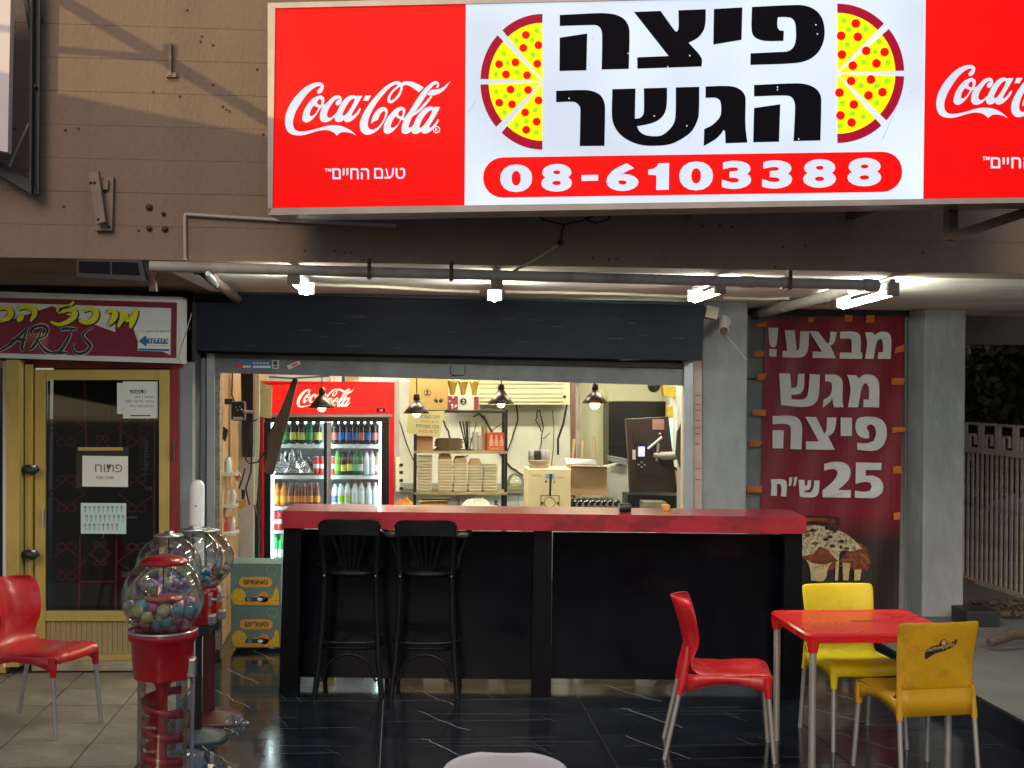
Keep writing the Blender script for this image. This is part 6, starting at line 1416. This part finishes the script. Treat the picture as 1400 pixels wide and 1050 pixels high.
# stacks of food boxes, each box a thing
m_fb = M('food_box', (.85, .75, .56), .75, var=.07, vs_=8); _fb = {}
for si, (x0, x1, nb_, lid, lb) in enumerate(((570.5, 591, 12, 0, 'leftmost stack of plain cream boxes'), (599.5, 618.5, 11, 1, 'tallest of the lidded box stacks'), (620.5, 639, 10, 1, 'second of the lidded box stacks'), (641, 659.5, 9, 1, 'third of the lidded box stacks'), (661, 680, 9, 0, 'rightmost cream box stack'))):
    P = YP(YR+.05); a = P(x0, 640).x; c_ = P(x1, 640).x; w_ = c_-a; ph = (PR(600, 640).z-PR(600, 644.05).z)
    if si == 0: ph *= 1.0
    key = round(w_, 3)
    for k in range(nb_):
        if key not in _fb:
            b = MB(); zt_ = ph-.003
            b.add([(-w_/2*.86, .012, 0), (w_/2*.86, .012, 0), (w_/2, -.004, zt_*.62), (w_/2, -.004, zt_), (-w_/2, -.004, zt_), (-w_/2, -.004, zt_*.62), (-w_/2*.86, .17, 0), (w_/2*.86, .17, 0), (w_/2, .184, zt_*.62), (w_/2, .184, zt_), (-w_/2, .184, zt_), (-w_/2, .184, zt_*.62)],
                  [(0, 1, 2, 5), (5, 2, 3, 4), (6, 11, 8, 7), (11, 10, 9, 8), (0, 6, 7, 1), (1, 7, 8, 2), (2, 8, 9, 3), (5, 11, 6, 0), (4, 10, 11, 5), (3, 9, 10, 4)])
            _fb[key] = o = b.build('food_box', m_fb, keep=True)
        else: o = _fb[key].copy(); C.objects.link(o)
        o.location = ((a+c_)/2+rnd(-.002, .002), YR+.06+rnd(-.003, .003), zsh(673)+k*ph); tag(o, 'flat cream food box, %s from the bottom of the %s' % (ORD[k], lb.replace(' of the lidded box stacks', ' lidded stack').replace(' box stack', ' stack').replace(' of plain cream boxes', '')), 'food box', 'food boxes in the '+lb)
    zt_ = zsh(673)+nb_*ph+.001
    if lid:
        b = MB(); y = YR+.06; x_ = (a+c_)/2
        b.add([(x_-w_/2, y, zt_), (x_+w_/2, y, zt_), (x_+w_*.32, y+.03, zt_+.052), (x_-w_*.32, y+.03, zt_+.052), (x_-w_/2, y+.18, zt_), (x_+w_/2, y+.18, zt_), (x_+w_*.32, y+.15, zt_+.052), (x_-w_*.32, y+.15, zt_+.052)],
              [(0, 1, 2, 3), (4, 7, 6, 5), (0, 3, 7, 4), (1, 5, 6, 2), (3, 2, 6, 7)])
        tag(b.build('box_lid', M('lid_tan', (.50, .32, .19), .8)), 'open tan box lid crowning the '+lb, 'box lid')
o = rbox('tray_box', 574, 613, 0, .075, .2, m_buff, 'yellow tray box with black rim low behind the counter', 'box', Y=11.6, z=YP(11.6)(590, 699).z); 
MB().rect(576, 682, 616, 684, YP(11.59), .2).build('rim', m_black, o)
o = MB().lathe(YP(11.4)(678, 698), [(.022, 0), (.026, .03), (.02, .05), (.012, .06), (.014, .09)], 12).build('pepper_mill', m_dark); tag(o, 'little dark pepper mill standing behind the counter', 'pepper mill')
o = crumple(YP(11.3)(655, 697), .40, .2, .12, 31, 'crumpled white paper behind the counter near the rack foot'); o.data.materials[0] = M('bag_white', (.62, .62, .58))
for k, (x, y) in enumerate(((547, 692), (556, 688), (552, 697))):
    o = crumple(YP(10.6)(x, y+3), .10, .08, .09, 40+k, ['left', 'upper', 'lower'][k]+' crumpled orange cloth beside the fridge'); o.data.materials[0] = M('orange_cloth', (.55, .20, .04), .8, var=.2); o['category'] = 'cloth'; o.name = 'orange_cloth'
ps = thing('power_strip', 'cream power strip with black plugs beside the fridge', 'power strip', YP(10.9)(544, 670)); MB().rect(541, 625, 547, 672, YP(10.9), .03).build('body', m_cream, ps, bev=.004)
for y in (634, 644, 655, 666): MB().rect(546, y, 551, y+4, YP(10.89), .03).build('plug', m_black, ps, bev=.004)
# ------------------------------------------------------------------ preparation table and what stands on it
YT = 10.35; zt = 1.01-.02; pz0 = YP(YT)(722, 700).x; pz1 = YP(YT)(934, 700).x
pt = thing('prep_table', 'low steel preparation table hidden behind the bar counter', 'table', ((pz0+pz1)/2, YT+.3, 0))
MB().b2((pz0-.05, YT-.05, .83), (pz1, YT+.62, .87)).build('tabletop', m_steel, pt)
for x in (pz0, pz1-.06):
    for y in (YT, YT+.55): MB().b2((x, y, 0), (x+.04, y+.04, .83)).build('leg', m_steel, pt)
zp = .871
def tb_(name, x0, x1, y1_, dep, mat, label, cat, dy=0, bev=.003):
    P = YP(YT+dy); o = MB().b2((P(x0, 650).x, YT+dy, zp), (P(x1, 650).x, YT+dy+dep, P((x0+x1)/2, y1_).z)).build(name, mat, bev=bev)
    if label: tag(o, label, cat)
    return o
o = tb_('cream_carton', 722, 780.5, 641.5, .35, M('cream_card', (.60, .50, .30), .75, var=.06, vs_=6), 'tall cream carton with printed round mark behind the counter', 'carton')
P = YP(YT); b = MB(); b.px([ell(751.5, 687, 8, 7.5, n=24), ell(751.5, 687, 7, 6.6, n=24)], P, 0, .002); b.px([rr(739, 677, 765, 698, 1), rr(740, 678, 764, 697, 1)], P, 0, .002)
b.rect(739, 686, 743, 690, P, 0, .002); b.rect(761, 686, 765, 690, P, 0, .002); b.__class__; text(b, 'ROYAL', 728, 648.5, 740, 651.5, P, .002); text(b, 'espresso', 761, 652, 771, 654.5, P, .002); b.rect(745, 657, 748, 660, P, 0, .002); b.rect(757, 657, 758.5, 661, P, 0, .002)
b.build('print', M('brown_print', (.14, .08, .04), .7), o, kind='stuff'); MB().rect(746, 648, 757.5, 654.5, P, 0, .002).build('label', M('label_blue', (.12, .3, .6), .5), o)
o = MB().tube([YP(YT-.06)(753, 648), YP(YT-.06)(752, 678)], [.011, .008], 10).build('whisk', m_black); tag(o, 'black handled whisk leaning on the cream carton', 'whisk')
P = YP(YT+.14); zc_ = P(750, 641.5).z
for i, (x, w_, h) in enumerate(((737, 34/2, .035), (737, 17, .03))):
    o = MB().lathe((P(x, 640).x, YT+.16, zc_+.002+i*.036), [(.06, 0), (.075, .01), (.088-.003*i, .03), (.09, .034)], 24).build('dish', M('pale_dish', (.62, .52, .42), .4)); tag(o, ['lower', 'upper'][i]+' of two pale dishes stacked on the cream carton', 'dish')
for i, (x, r_, c_) in enumerate(((727, .03, m_steel), (735, .035, m_black), (743, .028, m_steel), (748, .025, m_pipe))):
    o = MB().lathe((P(x, 640).x, YT+.16, zc_+.075), [(r_*.9, 0), (r_, .01), (r_, .06), (r_*.8, .075)], 16).build('utensil_pot', c_); tag(o, ['leftmost steel', 'black', 'narrow steel', 'grey'][i]+' pot standing in the dish on the cream carton', 'pot')
ob_ = thing('open_box', 'open brown cardboard box behind the counter under the pendant', 'box', (YP(YT+.1)(805, 650).x, YT+.25, zp))
P = YP(YT+.1); xa, xb = P(780.8, 650).x, P(830, 650).x; zb_, zt_ = P(800, 677).z, P(800, 638).z; mc = M('box_brown', (.38, .25, .13), .85, var=.08, vs_=5)
MB().b2((xa, YT+.10, zb_), (xb, YT+.106, zt_)).build('front', mc, ob_); MB().b2((xa, YT+.39, zb_), (xb, YT+.396, zt_)).build('back', mc, ob_)
MB().b2((xa, YT+.107, zb_), (xa+.006, YT+.389, zt_)).build('side', mc, ob_); MB().b2((xb-.006, YT+.107, zb_), (xb, YT+.389, zt_)).build('side', mc, ob_); MB().b2((xa+.007, YT+.107, zb_), (xb-.007, YT+.389, zb_+.006)).build('bottom', mc, ob_)
MB().add([(xa, YT+.39, zt_), (xb-.05, YT+.39, zt_), (xb-.03, YT+.5, zt_+.03), (xa, YT+.5, zt_+.045)], [(0, 1, 2, 3)]).build('flap', m_black, ob_, solid=.005)
MB().add([(xa, YT+.10, zt_), (xb, YT+.10, zt_), (xb, YT+.04, zt_+.006), (xa, YT+.04, zt_+.012)], [(0, 1, 2, 3)]).build('flap', m_wbox, ob_, solid=.005)
bp_ = YP(YT+.02); m_pet = M('dark_pet', (.02, .02, .02), .12, var=.3, vs_=20, coat=.9, dirt=(.35, .35, .33), dscale=22, dlo=.58, dhi=.66)
zlo = zp; 
MB_block = MB().b2((bp_(781, 690).x, YT+.05, zp), (bp_(848, 690).x, YT+.3, bp_(800, 698).z)).build('bottle_tray', mc); tag(MB_block, 'brown tray under the row of dark bottles behind the counter', 'tray')
for i in range(8):
    x = 786+i*8.2; c_ = bp_(x, 689); o = thing('bottle', 'dark wrapped bottle, %s from the left in the lying row behind the counter' % ORD[i], 'bottle', (c_.x, YT+.02, c_.z), 0, 'dark bottles lying in a row behind the counter')
    MB().lathe((c_.x, YT+.02, c_.z), [(.02, 0), (.036, .01), (.039, .05), (.039, .2), (.02, .26)], 16, axis='y').build('body', m_pet, o); MB().lathe((c_.x, YT+.26+.02, c_.z), [(.014, 0), (.014, .03)], 12, axis='y').build('cap', m_fred, o)
# partition, sticks, black hood, tilted cabinet
flat('partition', [(794.5, 510), (830.5, 510), (830.5, 700), (794.5, 700)], 11.6, .05, M('partition_cream', (.60, .60, .42), .6, var=.06, vs_=3), 'cream partition panel behind the brightest pendant', 'panel')
flat('door_jamb', [(789, 510), (794, 510), (794, 700), (789, 700)], 11.5, .1, m_pipe, 'grey jamb strip left of the cream partition', 'strip'); flat('door_jamb', [(780.5, 510), (788.5, 510), (786, 700), (780.5, 700)], 12.6, .05, M('dark_red_jamb', (.10, .045, .035), .6), 'dark red strip beside the air conditioner', 'strip')
for i, (xa_, ya, xb_, yb) in enumerate(((797.5, 602, 795.5, 640), (811.5, 597, 813, 640), (785, 600, 783, 630))):
    o = MB().tube([YP(11.4)(xa_, ya), YP(11.4)(xb_, yb)], [.015, .010], 10).build('peel_handle', M('pale_wood', (.52, .38, .2), .6, var=.15)); tag(o, ['left', 'middle', 'far left'][i]+' wooden peel handle leaning on the cream partition', 'peel')
m_hood = M('hood_black', (.010, .011, .013), .3, var=.2)
fd_ = flat('oven_hood', [(832, 549), (914, 549), (914, 700), (832, 700)], 11.3, .4, m_hood, 'tall black cabinet at the right rear of the shop', 'cabinet', .006)
MB().rect(833, 606, 858, 607.5, YP(11.29), .004, .002).build('seam', m_dark, fd_)
flat('upper_wall_board', [(832, 505), (930, 505), (930, 548), (832, 548)], 11.45, .05, M('partition_cream', (.6, .6, .42)), 'cream wall board above the black cabinet', 'board')
o = MB().ball(YP(11.0)(894, 528), .055, 20).build('dome_camera', m_black); tag(o, 'black dome camera above the black cabinet', 'camera')
flat('white_appliance', [(830, 640), (858, 634), (861, 700), (832, 700)], 10.7, .3, M('appliance', (.42, .44, .40), .4, var=.1), 'grey white appliance left of the brown cabinet', 'appliance', .008)
o = flat('serving_tray', [(835, 624), (858, 628), (857, 637), (836, 631)], 10.65, .2, M('lid_grey', (.25, .28, .28), .3, .4), 'grey tilted tray on the white appliance', 'tray', .004)
cbn = thing('tilted_cabinet', 'dark brown tilted kiosk screen back with a terminal clamped to it', 'kiosk', YP(10.2)(888, 690))
m_brn = M('kiosk_brown', (.035, .022, .02), .4, var=.2, vs_=5); PK = YP(10.2)
MB().px([(856, 573), (914, 570), (926, 674), (862, 671)], PK, .06).build('panel', m_brn, cbn, bev=.006)
MB().px([(866, 592), (907, 590), (913, 648), (870, 648)], PK, .01, .008).build('back_plate', m_brn, cbn, bev=.003)
MB().rect(892, 573, 908, 587.5, PK, .001, .004).build('sticker', M('pinkish', (.40, .20, .16), .6), cbn)
MB().px(rr(869.5, 606, 884, 629, 2), PK, .02, .04).build('terminal', m_black, cbn, bev=.003)
MB().rect(872.5, 610.5, 881.5, 624, PK, .001, .042).build('screen', M('screen_lit', (.4, .4, .6), .3, emit=(.55, .50, .95), es=1.3), cbn)
MB().rect(865, 615, 870, 628, PK, .01, .03).build('card_slot', m_cream, cbn)
for r_ in range(3):
    for c_ in range(3): MB().rect(872+c_*4, 631+r_*3.2, 874.8+c_*4, 633+r_*3.2, PK, .006, .03).build('key', m_steel if (r_+c_) % 2 else m_black, cbn)
for k, (x0, y0, x1, y1, r_) in enumerate(((886, 614, 905, 598, .012), (890, 616, 908, 634, .014), (893, 622, 926, 625, .02), (905, 628, 930, 645, .010), (900, 606, 898, 630, .012))):
    MB().tube([YP(10.15)(x0, y0), YP(10.15)(x1, y1)], r_, 10).build('clamp_arm', m_steel if k % 2 == 0 else m_dark, cbn)
for k in range(4): MB().lathe(YP(10.15)(906+k*5, 623), [(.03, -.02), (.034, 0), (.03, .02)], 14, axis='x').build('clamp_ring', m_pipe, cbn)
MB().ball(PK(902, 593.5, .02), .012, 10).build('bolt', m_steel, cbn)
flat('cash_drawer', [(858, 676), (932, 678), (932, 700), (858, 700)], 10.45, .3, m_black, 'black drawer unit under the tilted kiosk', 'drawer', .006)
flat('steel_tray', [(881, 686.5), (912, 687), (912, 699), (881, 699)], 10.1, .2, M('dull_tray', (.30, .28, .2), .4, .4, var=.3, vs_=15), 'dull metal tray behind the counter near the black roll', 'tray', .004)
flat('lit_window', [(914, 572), (927, 572), (927, 617), (914, 617)], 11.0, .02, M('lit_panel', (.5, .7, .7), .4, emit=(.45, .78, .72), es=.9), 'lit pale green menu panel at the right rear', 'lit panel')
flat('yellow_carton', [(914, 556), (927, 553), (927, 571), (914, 571)], 11.0, .1, M('yellow_card', (.55, .42, .06), .6, var=.2), 'yellow carton above the lit menu panel', 'carton'); flat('yellow_carton', [(906, 526), (930, 529), (930, 545), (908, 541)], 10.9, .1, M('yellow_card', (.55, .42, .06)), 'slanted yellow carton near the ceiling at the right', 'carton')
flat('grey_cloth', [(933, 575), (926, 590), (924, 620), (930, 640), (935, 640)], 9.9, .03, M('grey_cloth', (.07, .08, .08), .8, var=.3), 'dark grey cloth hanging at the right jamb', 'cloth')
flat('amber_box', [(916, 640), (928, 640), (926, 668), (915, 662)], 10.6, .2, M('amber', (.35, .2, .03), .6), 'amber carton behind the tilted kiosk', 'carton')
# on the bar counter
ctz = PC(700, 702, .035).z
def ctp(x, back): 
    p = PC(x, 705, .035)-cn*back; return Vector((p.x, p.y, PC(x, 702.4+(x-700)*.0123, .035).z))
p = ctp(858, .18); rl = thing('tape_roll', 'black roll lying on its side on the bar counter', 'roll', p); MB().lathe(p+Vector((0, 0, .028)), [(.026, -.035), (.028, -.03), (.028, .03), (.026, .035)], 20, axis='x').build('roll', m_black, rl); MB().lathe(p+Vector((-.036, 0, .028)), [(.001, 0), (.016, 0), (.016, -.004)], 16, axis='x').build('end_disc', m_pipe, rl)
p = ctp(918, .30); o = thing('orange_cup', 'small orange paper cup at the right on the bar counter', 'cup', p); MB().lathe(p, [(.022, 0), (.03, .035), (.026, .038)], 18).build('cup', M('orange_cup', (.55, .22, .05), .5), o); MB().lathe(p+Vector((0, 0, .038)), [(.026, 0), (.012, .006), (.001, .006)], 18).build('lid', M('orange_cup', (.55, .22, .05)), o)
# boxes on the shop floor, glimpsed mirrored under the counter
rg_ = random.Random(77)
for i, (x, w_, h, c_, lb) in enumerate(((432, 26, .3, (.55, .45, .08), 'yellow'), (470, 30, .26, (.5, .5, .52), 'white'), (540, 40, .34, (.42, .2, .1), 'reddish brown'), (610, 60, .33, (.48, .33, .17), 'tan'), (690, 66, .38, (.55, .42, .26), 'light tan'), (800, 70, .32, (.45, .32, .16), 'mid brown'), (900, 60, .3, (.25, .2, .12), 'dark brown'), (1000, 40, .28, (.4, .3, .2), 'dusty brown'))):
    P = YP(9.5); a = P(x, 800).x; b_ = P(x+w_, 800).x; o = MB().b2((a, 9.5, .001), (b_, 9.8, h)).build('floor_box', M('fbx%d' % i, c_, .8, var=.15), bev=.004); tag(o, lb+' box on the shop floor behind the counter', 'box')
